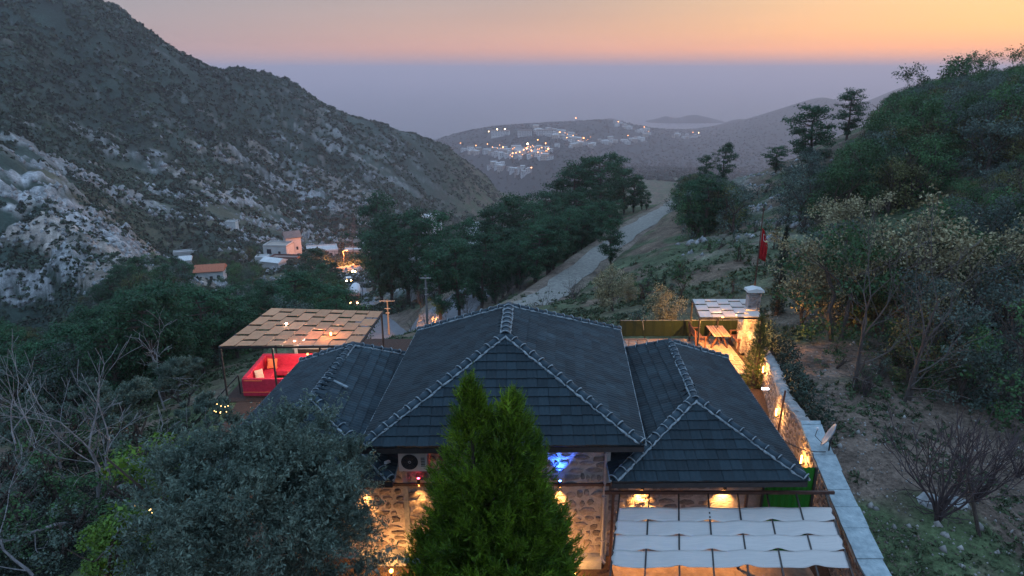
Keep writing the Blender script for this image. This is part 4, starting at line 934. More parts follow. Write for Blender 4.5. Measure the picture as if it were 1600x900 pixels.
# ---------------------------------------------------------------- valley: houses, vehicles, poles
def vhouse(px, Y, wid, dep, hgt, rz, label, m=M_farw, roof='flat', rm=None, wins=(), sink=1.5, name='village_house', grp=None, lift=0.):
    p = at(px, Y); t = thing(name, label, 'house', (p.x, p.y, p.z-sink+lift), rz, grp); h = hgt+sink
    mb = MB(); mb.box(-wid/2, wid/2, -dep/2, dep/2, 0, h); mb.build('wall', m, t)
    if roof == 'flat':
        mb = MB(); k = .3
        mb.box(-wid/2-.1, wid/2+.1, -dep/2-.1, dep/2+.1, h+.003, h+.2); mb.build('roof', rm or M_farw, t)
        mb = MB(); W_, D_ = wid/2, dep/2
        for (a, b, c, d) in ((-W_, W_, -D_, -D_+.25), (-W_, W_, D_-.25, D_), (-W_, -W_+.25, -D_+.253, D_-.253), (W_-.25, W_, -D_+.253, D_-.253)): mb.box(a, b, c, d, h+.203, h+.75)
        mb.build('parapet', m, t)
    else:
        e = .5; W_, D_ = wid/2+e, dep/2+e; r = dep*.24; mb = MB()
        mb.poly([(-W_,-D_,h),(W_,-D_,h),(W_,D_,h),(-W_,D_,h),(-W_,0,h+r),(W_,0,h+r),(-W_,-D_,h+.15),(W_,-D_,h+.15),(W_,D_,h+.15),(-W_,D_,h+.15),(-W_,0,h+r+.2),(W_,0,h+r+.2)], [(0,1,2,3),(6,7,11,10),(8,9,10,11),(0,6,7,1)[::-1],(2,8,9,3)[::-1],(0,3,9,10,6),(1,7,11,8,2)])
        for k in range(int(wid/1.0)): x = -W_+.5+k; mb.bar((x,-D_,h+.18),(x,0,h+r+.23),.18,.08)
        mb.build('roof', rm or M_terra, t)
        mb = MB(); mb.poly([(-wid/2,-dep/2,h),(-wid/2,dep/2,h),(-wid/2,0,h+r-.1)], [(0,1,2)]); mb.poly([(wid/2,-dep/2,h),(wid/2,dep/2,h),(wid/2,0,h+r-.1)], [(0,1,2)]); mb.build('gable', m, t)
    for (x, z, w_, h_) in wins:
        mb = MB(); y = -dep/2; mb.box(x-w_/2-.12, x+w_/2+.12, y-.06, y-.003, z+sink-.12, z+h_+sink+.12); f = mb.build('window', M_farw, t)
        mb = MB(); mb.box(x-w_/2, x+w_/2, y-.09, y-.063, z+sink, z+h_+sink); mb.build('pane', M_glass, f)
    return t
h1 = vhouse(331, 232, 9.2, 7, 4.2, .25, 'small white house with terracotta tile roof among dark trees', roof='gable', wins=((-2.6,1.4,1.1,1.2),(.6,1.4,1.0,1.2),(3,1.2,1,1.6)), lift=0)
mb = MB(); mb.box(3.2,5.1,-3.9,-3.0,3.2,3.4); mb.build('balcony', M_farw, h1)
vhouse(438, 292, 10.5, 8, 6.5, -.1, 'white flat-roofed block with two dark windows, left half of the pair', wins=((-2.6,3.2,2.0,2.2),(2.0,3.4,1.1,1.1)), lift=2, rm=M_farb)
vhouse(459, 300, 6.5, 9, 10.5, .45, 'taller white house with slanted dark roof right of the flat-roofed block', roof='gable', rm=M_farr, wins=((-1.8,5,.9,1.5),(1.4,5,.9,1.5),(1.4,1.4,.9,1.8)), lift=0)
vhouse(411, 278, 5, 4, 3.2, .1, 'small white outbuilding at the left foot of the white block', lift=0)
vhouse(429, 262, 8, 5, 3.0, -.35, 'low white house with hipped pale roof half hidden by trees', roof='gable', rm=M_farw, lift=0)
vhouse(447, 278, 12, 5, 1.9, -.1, 'long low maroon roofed shed in front of the white block', m=pm('maroon_wall', (.16,.07,.06), (.10,.05,.045), 2, .9), rm=M_farr, lift=0)
vhouse(504, 335, 15, 12, 3.5, .3, 'wide pale villa with flat roof terrace near the bend of the road', wins=((-4,1,1.5,1.6),(0,1,1.5,1.6),(4,1,1.5,1.6)), lift=0)
vhouse(283, 262, 8, 5, 3.4, .35, 'white shed with sloped roof left of the terracotta roofed house', roof='gable', rm=M_farw, lift=0)
vhouse(292, 292, 10, 4, 3, .4, 'long white shed behind the sloped white shed', lift=0)
vhouse(363, 330, 5, 4, 3, 0, 'tiny white hut at the cliff foot behind the bare poplars', lift=0)
vhouse(553, 345, 9, 6, 3.2, .15, 'grey open shed beyond the lit bend of the road', m=M_farb, wins=((-2,.4,1.6,2.2),(2,.4,1.6,2.2)), lift=0)
vhouse(574, 370, 6, 6, 5, .5, 'narrow white house peeking right of the bare trees by the road', lift=0)
vhouse(661, 118, 4.5, 4, 7.4, .2, 'pale building corner behind the pines right of the utility pole', wins=((1.2,1.6,.7,1.4),), lift=0)
vhouse(686, 128, 3.5, 3, 5.6, .3, 'small pale outhouse behind the roadside pines', roof='gable', rm=M_farw, lift=0)
vhouse(744, 160, 4.5, 4, 11, .3, 'white house glimpsed through the central pines', lift=0)
vhouse(676, 380, 10, 8, 18, .3, 'white roof showing above the pines at the valley mouth', lift=0)
# concrete mixer truck coming up the road
tr = at(555, 146); t = thing('mixer_truck', 'white drum mixer truck with glowing lights on the road', 'truck', (tr.x, tr.y, tr.z+.1), radians(8))
mb = MB(); mb.box(-1.15,1.15,-2.4,-.6,.7,2.7); mb.build('cab', pm('truck_cab', (.30,.10,.07), (.25,.08,.05), 3, .4), t)
mb = MB(); mb.box(-1.05,1.05,-2.44,-2.403,1.7,2.5); mb.build('windscreen', M_glass, t)
mb = MB(); mb.box(-1.1,1.1,-2.2,5.2,.5,.8) if False else mb.box(-.9,.9,-.55,5.2,.5,.85); mb.build('chassis', M_iron, t)
mb = MB(); mb.tube([(0,-.4,1.9),(0,.3,2.1),(0,2.2,2.5),(0,4.2,2.75),(0,5.2,2.9)], [.5,.95,1.3,1.0,.5], 14); mb.build('drum', M_white, t, True)
mb = MB(); mb.box(-.5,.5,5.0,5.5,1.8,3.6); mb.build('hopper', M_iron, t)
for x in (-.8, .8): mb = MB(); mb.box(x-.22, x+.22, -2.46, -2.403, .85, 1.15); mb.build('headlight', emit('headlight_glow' if x < 0 else 'headlight_glow2', (1,.55,.25), 25), t)
mb = MB(); mb.box(-1.0,1.0,-2.47,-2.42,1.3,1.5); mb.build('grille', M_white, t)
for x in (-1.0, 1.0):
    for y in (-1.6, 2.6, 4.0): mb = MB(); mb.tube([(x-.15,y,.5),(x+.15,y,.5)], .5, 14); mb.build('wheel', M_iron, t)
lightat('light', (0,-3.2,1.1), (1,.42,.16), 900, t, 'SPOT', .3, (radians(62),0,pi), 110, .8)
# cars with headlights on the lit bend
def car(px, Y, rz, label, on=True, m=None):
    p = at(px, Y); t = thing('car', label, 'car', (p.x, p.y, p.z+.15), rz, 'cars on the valley road')
    mb = MB(); prof = [(-2.1,.35),(-2.15,.75),(-1.3,.9),(-.7,1.4),(.9,1.42),(1.7,.95),(2.1,.9),(2.1,.35)]; n = len(prof)
    mb.poly([(-.85,y,z) for y, z in prof]+[(.85,y,z) for y, z in prof], [tuple(range(n))[::-1], tuple(range(n, 2*n))]+[(i, (i+1) % n, n+(i+1) % n, n+i) for i in range(n)]); mb.build('body', m or M_farb, t)
    mb = MB(); mb.poly([(-.75,-1.26,.96),(.75,-1.26,.96),(.68,-.74,1.36),(-.68,-.74,1.36)], [(0,1,2,3)]); mb.build('windscreen', M_glass, t)
    for x in (-.86, .86):
        for y in (-1.35, 1.35): mb = MB(); mb.tube([(x-.1,y,.33),(x+.1,y,.33)], .33, 12); mb.build('wheel', M_iron, t)
    if on:
        for x in (-.62, .62): mb = MB(); mb.ball((x,-2.2,.68), .30, 8, 6); mb.build('headlight', M_headl, t)
        lightat('light', (0,-3.0,.9), (1,.40,.10), 9000, t, 'SPOT', .4, (radians(70),0,pi), 120, .9)
M_headl = emit('headlight', (1,.55,.2), 60)
car(558, 262, radians(-25), 'car with both headlights glowing at the lit bend of the road')
car(545, 222, radians(15), 'second car with low orange lights behind the mixer truck', True, M_farw)
# street lamp throwing orange light at the bend and one by the forecourt
def street_lamp(px, Y, h, label, pw, arm=1.4, vis=True):
    p = at(px, Y); t = thing('street_lamp', label, 'street lamp', (p.x, p.y, p.z-.2)); mb = MB(); mb.tube([(0,0,0),(0,0,h)], [.11,.07], 6); mb.build('pole', M_conc, t)
    mb = MB(); mb.tube([(0,0,h),(arm*.6,0,h+.3),(arm,0,h+.3)], .05, 5); mb.build('arm', M_conc, t); mb = MB(); mb.box(arm-.1,arm+.5,-.15,.15,h+.2,h+.3); mb.build('lamp_head', M_lampo, t)
    lightat('light', (arm+.2,0,h-.1), (1,.28,.05), pw, t, 'POINT', .3); return t
street_lamp(538, 285, 7, 'street lamp at the far bend of the road left of the car', 17000)
q = xyz(702, 507, Y=66); g = Hs(q.x, q.y); t = thing('garden_lamp', 'warm garden lamp low behind the main roof lighting the forecourt', 'garden lamp', (q.x, q.y, g)); mb = MB(); mb.tube([(0,0,-.1),(0,0,q.z-g)], .04, 6); mb.build('post', M_iron, t)
mb = MB(); mb.ball((0,0,q.z-g+.08), .09, 8, 6); mb.build('lamp_glass', M_lampo, t); lightat('light', (0,.2,q.z-g+.15), (1,.40,.12), 30000, t, 'SPOT', .08, Vector((-14-q.x, 76-q.y, -17-q.z)).to_track_quat('-Z','Y').to_euler(), 60, 1)
# utility poles with crossarms
def upole(px, pyt, Y, label, arm=1.8, twist=0., extra=True):
    b = at(px, Y); top = xyz(px, pyt, Y=Y); h = max(4, top.z-b.z); t = thing('utility_pole', label, 'utility pole', (b.x, b.y, b.z-.3), twist); h += .3
    mb = MB(); mb.tube([(0,0,0),(0,0,h)], [.13,.085], 8); mb.build('pole', pm('pole_concrete', (.17,.16,.16), (.11,.11,.115), 3, .8), t)
    mb = MB(); mb.bar((-arm/2,-.1,h-.25),(arm/2,-.1,h-.25),.09,.1); mb.build('crossarm', M_conc, t)
    if extra: mb = MB(); mb.bar((-arm*.18,-.1,h-1.3),(arm*.18,-.1,h-1.3),.08); mb.bar((-arm*.14,-.1,h-1.9),(arm*.14,-.1,h-1.9),.08); mb.build('crossarm', M_conc, t)
    for x in (-.42, 0, .42): mb = MB(); mb.tube([(x*arm,-.1,h-.2),(x*arm,-.1,h+.02)], .05, 6); mb.build('insulator', M_glass, t)
    return Vector((b.x, b.y, b.z-.3+h))
u1 = upole(608, 467, 84, 'utility pole with wide crossarm right of the tan pergola', 2.0)
u2 = upole(668, 430, 62, 'dark utility pole standing in front of the roadside pines', 1.0)
u3 = upole(567, 446, 165, 'short utility pole beside the mixer truck', 2.6, 0, False)
u4 = upole(526, 392, 250, 'far utility pole at the left edge of the lit road bend', 2.2)
for i, (a, b, lb) in enumerate(((u1, u2, 'overhead wire from the pergola side pole to the dark pole by the pines'), (u1, u3, 'overhead wire from the pergola side pole to the pole beside the truck'), (u3, u4, 'overhead wire from the truck side pole to the far pole at the bend'))):
    wire('overhead_wire', a, b, 1.2, .02, M_iron, lb, 'wire', 16)
wire('overhead_wire', u4, xyz(0, 505, Y=120), 3, .03, M_iron, 'long overhead wire sagging across the valley trees to the left', 'wire', 24)
# ---------------------------------------------------------------- the town on the far hill
rt = random.Random(77)
def block_mesh(w_, d_, h_, m, two=False):
    mb = MB(); mb.box(-w_/2, w_/2, -d_/2, d_/2, -8, h_); mb.box(-w_/2-.3, w_/2+.3, -d_/2-.3, d_/2+.3, h_+.02, h_+.8, 1)
    for k in range(int(w_/4)):
        x = -w_/2+2+k*4
        mb.box(x-.7, x+.7, -d_/2-.15, -d_/2-.02, 1.2, 2.9, 2)
        if h_ > 5.5: mb.box(x-.7, x+.7, -d_/2-.15, -d_/2-.02, 4.2, 5.9, 2)
    me = mb.mesh('town_house'); [me.materials.append(q) for q in (m, M_farr if two else M_farw, M_glass)]; return me
TM = [block_mesh(w_, d_, h_, m, tw) for w_, d_, h_, m, tw in ((10,9,6,M_farw,0),(14,9,6.5,M_farw,1),(9,8,3.5,M_farb,1),(18,10,7,M_farw,0),(12,10,9,M_farb,0),(8,8,6,M_farw,0))]
zones = [((690,262,800,252),22,'pale house in the town strip at the left foot of the far hill'),((780,300,262,226),1,''),]
def town(n, ax, ay, bx, by, spread, Ya, Yb, label, grp, big=0):
    for i in range(n):
        s = rt.random(); px = ax+(bx-ax)*s; py = ay+(by-ay)*s+rt.uniform(-spread, spread)
        # march the ray to the ground
        best = None
        for Y in np.linspace(Ya, Yb, 60):
            q = xyz(px, py, Y=Y); g = Hs(q.x, q.y)
            if g >= q.z: best = Vector((q.x, q.y, g)); break
        if best is None: continue
        o = lnk('town_house', rt.choice(TM)); o.location = best; o.rotation_euler = (0,0,rt.uniform(-.6,.6)); k = rt.uniform(.95, 1.5)*(1+big); o.scale = (k,k,k); tag(o, label, 'house', grp)
town(26, 722,237, 800,245, 4, 1300, 2900, 'small pale house in the lit strip at the left foot of the far hill', 'houses at the left foot of the far hill')
town(46, 780,240, 862,245, 9, 1300, 2900, 'small pale house among the brightest lights in the middle of the far town', 'houses in the middle of the far town')
town(20, 765,262, 830,276, 4, 1200, 2900, 'small pale house below the bright middle of the far town', 'houses below the middle of the far town')
town(52, 835,206, 925,224, 7, 1500, 3000, 'small pale house on the saddle between the two far hills', 'houses on the saddle of the far hills')
town(24, 860,235, 965,222, 4, 1500, 3000, 'small pale house on the lower slope right of the far town', 'houses on the lower slope of the far town')
town(22, 960,195, 1015,208, 4, 1500, 3100, 'small pale house on the right shoulder of the far ridge', 'houses on the right shoulder of the far ridge')
town(14, 960,228, 1010,218, 4, 1500, 3100, 'small pale house in the scattered group right of the far town', 'scattered houses right of the far town')
town(16, 1050,212, 1110,218, 4, 1500, 3200, 'small pale house far right on the descending ridge', 'houses far right on the descending ridge')
def march(px, py, Ya=1200, Yb=3300, n=120):
    for Y in np.linspace(Ya, Yb, n):
        q = xyz(px, py, Y=Y)
        if Hs(q.x, q.y) >= q.z: return Vector((q.x, q.y, Hs(q.x, q.y)))
for px, wd, lb in ((782, 58, 'long floodlit institution block on the far hill, leftmost of three'), (820, 42, 'pale institution block on the far hill, middle of three'), (851, 50, 'long pale institution block on the far hill, rightmost of three')):
    p = march(px, 213)
    if not p: continue
    t = thing('hill_building', lb, 'building', p, rt.uniform(-.1,.1)); mb = MB(); mb.box(-wd/2, wd/2, -9, 9, -12, 17); mb.build('wall', M_farw, t); mb = MB(); mb.box(-wd/2-1, wd/2+1, -10, 10, 17.02, 18.5); mb.build('roof', M_farr, t)
    for fl_ in range(4):
        mb = MB()
        for k in range(int(wd/5)): x = -wd/2+3+k*5; mb.box(x-1, x+1, -9.3, -9.03, 2+fl_*4, 4.2+fl_*4)
        mb.build('window_row', M_glass, t)
ml = emit('town_light', (1, .36, .10), 6); mlw = emit('town_light_white', (1, .68, .34), 8)
LM = MB(); LM.tube([(0,0,-6),(0,0,6)], .25, 4); b0 = len(LM.f); LM.ball((0,0,7), 1.0, 6, 4, 1); LMm = LM.mesh('street_lamp'); LMm.materials.append(M_conc); LMm.materials.append(ml)
LW = LMm.copy(); LW.materials[1] = mlw
def tl(px, py, k=1., wht=False):
    p = march(px, py)
    if p: o = lnk('street_lamp', LW if wht else LMm); o.location = p+Vector((0,-12,4)); o.scale = (k,k,k); tag(o, 'small glowing street lamp among the houses of the far town', 'street lamp', 'street lamps of the far town')
for px, py, k, wh in ((764,212,1.2,1),(777,211,1.7,1),(789,211,1.7,1),(899,191,1.5,0),(965,197,1.4,0),(1005,205,1.3,0),(1012,211,1,0),(980,218,1.3,0),(911,225,1.6,0),(862,212,1.2,0),(874,215,1.4,0),(885,222,1,0),(852,233,1.3,0),(856,244,1.8,0),(801,252,1.5,0),(786,241,1.5,0),(840,226,1.1,0),(824,238,2.0,1),(823,243,1.8,0),(830,247,1.3,0),(818,245,1.2,0),(812,248,1.2,0),(806,246,1,0),(830,272,1.2,0),(720,230,1.1,0),(744,235,1,0),(762,234,1.2,0),(770,236,1,0),(1081,212,1.2,0),(1090,213,1.2,1),(840,247,1,0),(846,240,1,0),(780,246,.9,0),(895,217,.9,0)): tl(px, py, k*1.2, wh)
for i in range(40): s = rt.random(); tl(775+90*s+rt.uniform(-4,4), 240+rt.uniform(-8,10), rt.uniform(.5,.8))
for i in range(16): s = rt.random(); tl(855+70*s, 208+16*s+rt.uniform(-6,6), rt.uniform(.5,.8))
# ---------------------------------------------------------------- vegetation
def leafmesh(name, cen, nor, size, aspect=1.6, tri=False, rg=RNG, droop=None):
    """many small leaves: centres, facing normals and sizes -> one mesh of separate faces"""
    n = len(cen); nor = nor/np.linalg.norm(nor, axis=1, keepdims=True); a = np.cross(nor, rg.normal(size=(n,3))); a /= np.linalg.norm(a, axis=1, keepdims=True); b = np.cross(nor, a)
    L_ = (size*aspect)[:,None]; W_ = size[:,None]
    if tri: V = np.stack([cen-a*W_*.5, cen+a*W_*.5, cen+b*L_], 1).reshape(-1, 3); return mesh_np(name, V, np.arange(3*n).reshape(-1, 3), 3)
    bend = nor*W_*.25
    V = np.stack([cen-b*L_*.5, cen+a*W_*.5-bend, cen+b*L_*.5, cen-a*W_*.5-bend], 1).reshape(-1, 3); return mesh_np(name, V, np.arange(4*n).reshape(-1, 4), 4)
def rdir(n, rg=RNG):
    v = rg.normal(size=(n,3)); return v/np.linalg.norm(v, axis=1, keepdims=True)
def clumps(centers, radii, per, flat=.7, rg=RNG, shell=.35):
    """points on the shells of clumps, with outward normals"""
    cs, ns = [], []
    for c, r in zip(centers, radii):
        k = max(4, int(per*(r**2))); d = rdir(k, rg); rad = r*(1-shell*rg.random(k)**1.5)
        p = np.array(c)+d*rad[:,None]*np.array([1,1,flat])*(1+.25*rg.normal(size=(k,1))*.6); cs.append(p); ns.append(d+rg.normal(size=(k,3))*.55+np.array([0,0,.35]))
    return np.concatenate(cs), np.concatenate(ns)
TW_MIN = [.006]
def tube_tree(mb, base, d, L_, r, depth, rr, spread=.6, n=4, up=.15, tips=None, segs=4, decay=.72, nb=(2,3), wob=.18, minr=.004):
    pts = [Vector(base)]; d = Vector(d).normalized(); rad = [r]; cur = Vector(base)
    for i in range(segs):
        d = (d+Vector((rr.gauss(0,wob), rr.gauss(0,wob), rr.gauss(0,wob)*.6+up*.3))).normalized(); cur = cur+d*(L_/segs); pts.append(cur.copy()); rad.append(max(TW_MIN[0], r*(1-.42*(i+1)/segs)))
    mb.tube(pts, rad, max(3, n), cap=False)
    if depth <= 0 or r*.55 < minr:
        if tips is not None: tips.append((cur.copy(), d.copy()))
        return
    k = rr.randint(*nb)
    for j in range(k):
        a = d.cross(Vector((rr.gauss(0,1), rr.gauss(0,1), rr.gauss(0,1)))).normalized(); nd = (d*cos(spread)+a*sin(spread)*rr.uniform(.7,1.3)+Vector((0,0,up))).normalized()
        tube_tree(mb, cur, nd, L_*decay*rr.uniform(.75,1.2), rad[-1]*(.85 if j == 0 else .68), depth-1, rr, spread, n-1, up, tips, max(2, segs-1), decay, nb, wob, minr)
    for j in range(1, segs):
        if rr.random() < .75:
            a = d.cross(Vector((rr.gauss(0,1), rr.gauss(0,1), rr.gauss(0,1)))).normalized(); nd = (d*.5+a+Vector((0,0,up))).normalized()
            tube_tree(mb, pts[j], nd, L_*decay*rr.uniform(.4,.8), rad[j]*.5, depth-2 if depth > 1 else 0, rr, spread, 3, up, tips, max(2, segs-2), decay, nb, wob, minr)
def make_tree(name, parts, label='', cat='tree'):
    t = lnk(name, None)
    for nm, me, m in parts: lnk(nm, me, m, t)
    C.objects.unlink(t); [C.objects.unlink(c) for c in list(t.children)]
    return t
def pine(seed, hh=9., crown=3.4, per=60, leaf=.22):
    rr = random.Random(seed); rg = np.random.default_rng(seed); mb = MB(); lean = Vector((rr.uniform(-.08,.08), rr.uniform(-.08,.08), 1))
    pts = [lean*hh*k/6+Vector((rr.gauss(0,.1), rr.gauss(0,.1), 0))*k*.4 for k in range(7)]; mb.tube(pts, [.24*(1-k/7.5) for k in range(7)], 7)
    cen, rad = [], []
    nl = 13
    for i in range(nl):
        u = .16+.82*i/(nl-1); z = hh*u; w_ = crown*(sin(pi*min(1, (1-u)*1.05+.12))**.7)*rr.uniform(.62,1.05)
        for j in range(rr.randint(3,5)):
            a = rr.uniform(0, 2*pi); ex = w_*rr.uniform(.55,1); k = z/hh*6; base = pts[int(min(5, k))].lerp(pts[int(min(5, k))+1], min(1, k-int(min(5,k)))); e = base+Vector((cos(a)*ex, sin(a)*ex, rr.uniform(.0,.9)))
            mb.tube([base, base.lerp(e, .5)+Vector((0,0,-.1)), e], [.07,.045,.02], 4, cap=False); cen.append(tuple(e)); rad.append(rr.uniform(.55,1.05)*crown/3.4)
            if ex > w_*.6: cen.append(tuple(base.lerp(e, .6)+Vector((0,0,.15)))); rad.append(rr.uniform(.5,.8))
    cen.append(tuple(pts[-1])); rad.append(.8)
    c, nn = clumps(cen, rad, per, .6, rg, .6); sz = leaf*rg.uniform(.6,1.3,len(c))
    return make_tree('pine_tree', [('trunk', mb.mesh('trunk'), M_bark), ('crown', leafmesh('crown', c, nn, sz*.55, 2.4, rg=rg), M_pine)])
def broad(seed, hh=5., wid=3., per=60, leaf=.2, m=None, name='evergreen_oak', low=.15, nc=26, bark=None, aspect=1.5):
    rr = random.Random(seed); rg = np.random.default_rng(seed); mb = MB(); cen, rad = [], []
    for s in range(rr.choice((1,2,3))):
        tube_tree(mb, (rr.uniform(-.3,.3), rr.uniform(-.3,.3), 0), (rr.uniform(-.3,.3), rr.uniform(-.3,.3), 1), hh*.4, .13, 2, rr, .6, 5, .2, None, 3)
    for i in range(nc):
        a = rr.uniform(0, 2*pi); u = rr.random()**.6; z = low+(1-low)*rr.random(); w_ = wid*sqrt(max(0.05, 1-(2*(z-low)/(1-low)-.75)**2*.6)); w_ = wid*(sin(pi*(.15+.8*(z-low)/(1-low)))**.6)
        cen.append((cos(a)*w_*u*.8, sin(a)*w_*u*.8, hh*z*.92)); rad.append(rr.uniform(.38,.75)*wid*.36)
    c, nn = clumps(cen, rad, per, .8, rg, .5); c[:,2] = np.maximum(c[:,2], .05)
    return make_tree(name, [('trunk', mb.mesh('trunk'), bark or M_bark), ('crown', leafmesh('crown', c, nn, leaf*rg.uniform(.6,1.3,len(c)), aspect, rg=rg), m or M_oak)])
def bare(seed, hh=5., m=None, name='bare_tree', stems=1, depth=4, spread=.55, r=.10, leafm=None, leafn=6, leaf=.07, up=.15, wob=.16):
    rr = random.Random(seed); rg = np.random.default_rng(seed); mb = MB(); tips = []
    for s in range(stems): tube_tree(mb, (rr.uniform(-.03,.03)*(stems > 1), rr.uniform(-.03,.03)*(stems > 1), 0), (rr.uniform(-.35,.35)*(stems > 1), rr.uniform(-.35,.35)*(stems > 1), 1), hh*.36, r, depth, rr, spread, 6, up, tips, 4, .74, (2,3), wob)
    parts = [('trunk', mb.mesh('trunk'), m or M_gbark)]
    if leafm:
        c = np.repeat(np.array([tuple(p) for p, d in tips]), leafn, 0); c = c+rg.normal(size=c.shape)*hh*.045; parts.append(('crown', leafmesh('crown', c, rdir(len(c), rg), leaf*rg.uniform(.6,1.4,len(c)), 1.5, rg=rg), leafm))
    return make_tree(name, parts)
def frond_mesh(name, bases, dirs, lens, rg, nleaf=9, wid=.3, up=.35):
    """feathery sprays: each a bent stem with pointed side sprays"""
    n = len(bases); dirs = dirs/np.linalg.norm(dirs, axis=1, keepdims=True); upv = np.array([0,0,1.]); side = np.cross(dirs, upv); side /= np.linalg.norm(side, axis=1, keepdims=True)+1e-9
    roll = rg.normal(size=(n,1))*.6; nr_ = np.cross(side, dirs); side = side*np.cos(roll)+nr_*np.sin(roll); Vs = []
    for k in range(nleaf):
        s = (k+.5)/nleaf; sg = 1 if k % 2 else -1
        p = bases+dirs*(lens*s)[:,None]+upv*((lens*s*s)[:,None])*up
        out = (dirs*.95+side*sg*.75+upv*up*.6*s+rg.normal(size=(n,3))*.12); out /= np.linalg.norm(out, axis=1, keepdims=True)
        ll = (lens*wid*(1.15-.8*s))[:,None]*1.25; ww = ll*.17; ac = np.cross(out, rg.normal(size=(n,3))*.4+nr_); ac /= np.linalg.norm(ac, axis=1, keepdims=True)+1e-9
        Vs.append(np.stack([p-ac*ww, p+ac*ww, p+out*ll], 1))
    tip = bases+dirs*(lens*1.12)[:,None]+upv*(lens*1.2)[:,None]*up; ac = side; p = bases+dirs*(lens*.55)[:,None]+upv*(lens*.3)[:,None]*up; Vs.append(np.stack([p-ac*(lens*.045)[:,None], p+ac*(lens*.045)[:,None], tip], 1))
    V = np.concatenate(Vs, 0).reshape(-1, 3)
    # keep a spray's leaflets random together: no shared vertices, variation per leaflet
    return mesh_np(name, V, np.arange(len(V)).reshape(-1, 3), 3)
def conifer(name, tops, hh, rad, n, rg, m, flen=.55, base=0., plume=0.):
    """tops: list of (x, y, height, radius)"""
    mb = MB(); B, Dd, L_ = [], [], []
    tot = sum(t_[2]*t_[3] for t_ in tops)
    for (x, y, h, r) in tops:
        mb.tube([(x*.3, y*.3, 0), (x*.8, y*.8, h*.3), (x, y, h*.95)], [.16,.11,.02], 7); k = int(n*h*r/tot)
        env = lambda u: r*(1-u**2.1)**.9*np.where(u < .12, .8+u*1.6, 1)
        def ray(k_):
            u = rg.random(k_)**.85; a = rg.random(k_)*2*pi; return u, a
        kb = int(k*(.25 if plume else 1)); u, a = ray(kb); z = base+u*(h-base); pr = env(u)
        lump = 1+.20*np.sin(a*3+z*2.3+x*5)*np.sin(z*3.1+a)+.14*np.sin(a*7-z*4.1); rr_ = pr*lump*(1-.42*rg.random(kb)**1.4)*(.8 if plume else 1)
        o = np.stack([np.cos(a), np.sin(a), np.zeros(kb)], 1); B.append(np.stack([x*u+x*.5*(1-u)+o[:,0]*rr_*.82, y+o[:,1]*rr_*.82, z], 1)); Dd.append(o*(.8+.4*(1-u[:,None]))+np.array([0,0,1])*(.18+.60*u[:,None]**1.5)+rg.normal(size=(kb,3))*.28); L_.append(flen*rg.uniform(.5,1.15,kb)*(1-.45*u))
        if plume:
            # boughs: sprays set along a rising bough so that each bough reads as a plume
            nb = int((k-kb)/34); u, a = ray(nb); z = base+u*(h-base); pr = env(u)*rg.uniform(.78,1.0,nb); o = np.stack([np.cos(a), np.sin(a), np.zeros(nb)], 1)
            bl = plume*rg.uniform(.6,1.2,nb)*(1-.35*u); bd = o*(.9-.3*u[:,None])+np.array([0,0,1])*(.35+.7*u[:,None]); bd /= np.linalg.norm(bd, axis=1, keepdims=True)
            st = np.stack([x*u+x*.5*(1-u)+o[:,0]*(pr-bl*.55), y+o[:,1]*(pr-bl*.55), z-.2], 1); m_ = 34; s_ = rg.random((nb, m_))
            pos = st[:,None,:]+bd[:,None,:]*(bl[:,None]*s_)[:,:,None]+rg.normal(size=(nb,m_,3))*.03+np.array([0,0,1])*(s_**2*.12)[:,:,None]
            dd_ = bd[:,None,:]*1.0+rg.normal(size=(nb,m_,3))*.55*np.array([1,1,.6]); B.append(pos.reshape(-1,3)); Dd.append(dd_.reshape(-1,3)); L_.append((flen*.62*(1.15-.7*s_)*rg.uniform(.7,1.2,(nb,m_))).ravel())
    fm = frond_mesh('crown', np.concatenate(B), np.concatenate(Dd), np.concatenate(L_), rg, wid=.34)
    return make_tree(name, [('trunk', mb.mesh('trunk'), M_bark), ('crown', fm, m)])
def plant(proto, x, y, sc, label, cat='tree', group=None, z=None, sink=.1, rz=None, squash=None):
    z = Hs(x, y) if z is None else z
    k = sc if squash is None else (sc, sc, sc*squash)
    o = copy_tree(proto, None, (x, y, z-sink), random.uniform(0, 6.28) if rz is None else rz, k); o['label'] = label; o['category'] = cat
    if group: o['group'] = group
    return o
def puttop(proto, px, pyt, Y, *a, **k): p = at(px, Y); return plant(proto, p.x, p.y, (xyz(px, pyt, Y=Y).z-p.z)/PH[proto.name], *a, **k)
def put(proto, px, Y, sc, *a, **k): p = at(px, Y); return plant(proto, p.x, p.y, sc, *a, **k)
PH = {}
# ---- foreground trees
big = conifer('conifer', [(-.38,0,6.95,1.72),(.60,.05,6.6,1.95),(.15,-.5,5.0,2.5),(-.70,-.2,4.3,1.95),(1.1,-.25,4.4,2.0),(.2,.55,5.0,2.3),(.5,-.9,3.5,2.0)], 7, 2, 26000, np.random.default_rng(3), M_thuja, .62, 0., .95)
p = xyz(742, 600, Y=14.4); plant(big, p.x+.28, 14.4, 1.0, 'tall bushy bright green conifer with two tips in front of the house', 'tree', z=0, rz=0)
slim = conifer('cypress', [(0,0,3.5,.50),(.1,.05,2.9,.46)], 3.5, .5, 1500, np.random.default_rng(5), M_cyp, .34)
p = xyz(1178, 598, z=.0); plant(slim, 11.25, 28.9, 1.0, 'slim green cypress lit from behind at the corner of the back patio', 'tree', z=0, rz=0)
dk = conifer('cypress', [(0,0,6.2,.42)], 6, .5, 2200, np.random.default_rng(6), pm('dark_cypress', (.022,.045,.030), (.012,.026,.02), 2, .8, island=.4), .34)
p = at(1213, 37); top = xyz(1216, 352, Y=37).z; k = (top-p.z)/6.2; plant(dk, p.x, p.y, k, 'narrow very dark cypress right of the flagpole', 'tree')
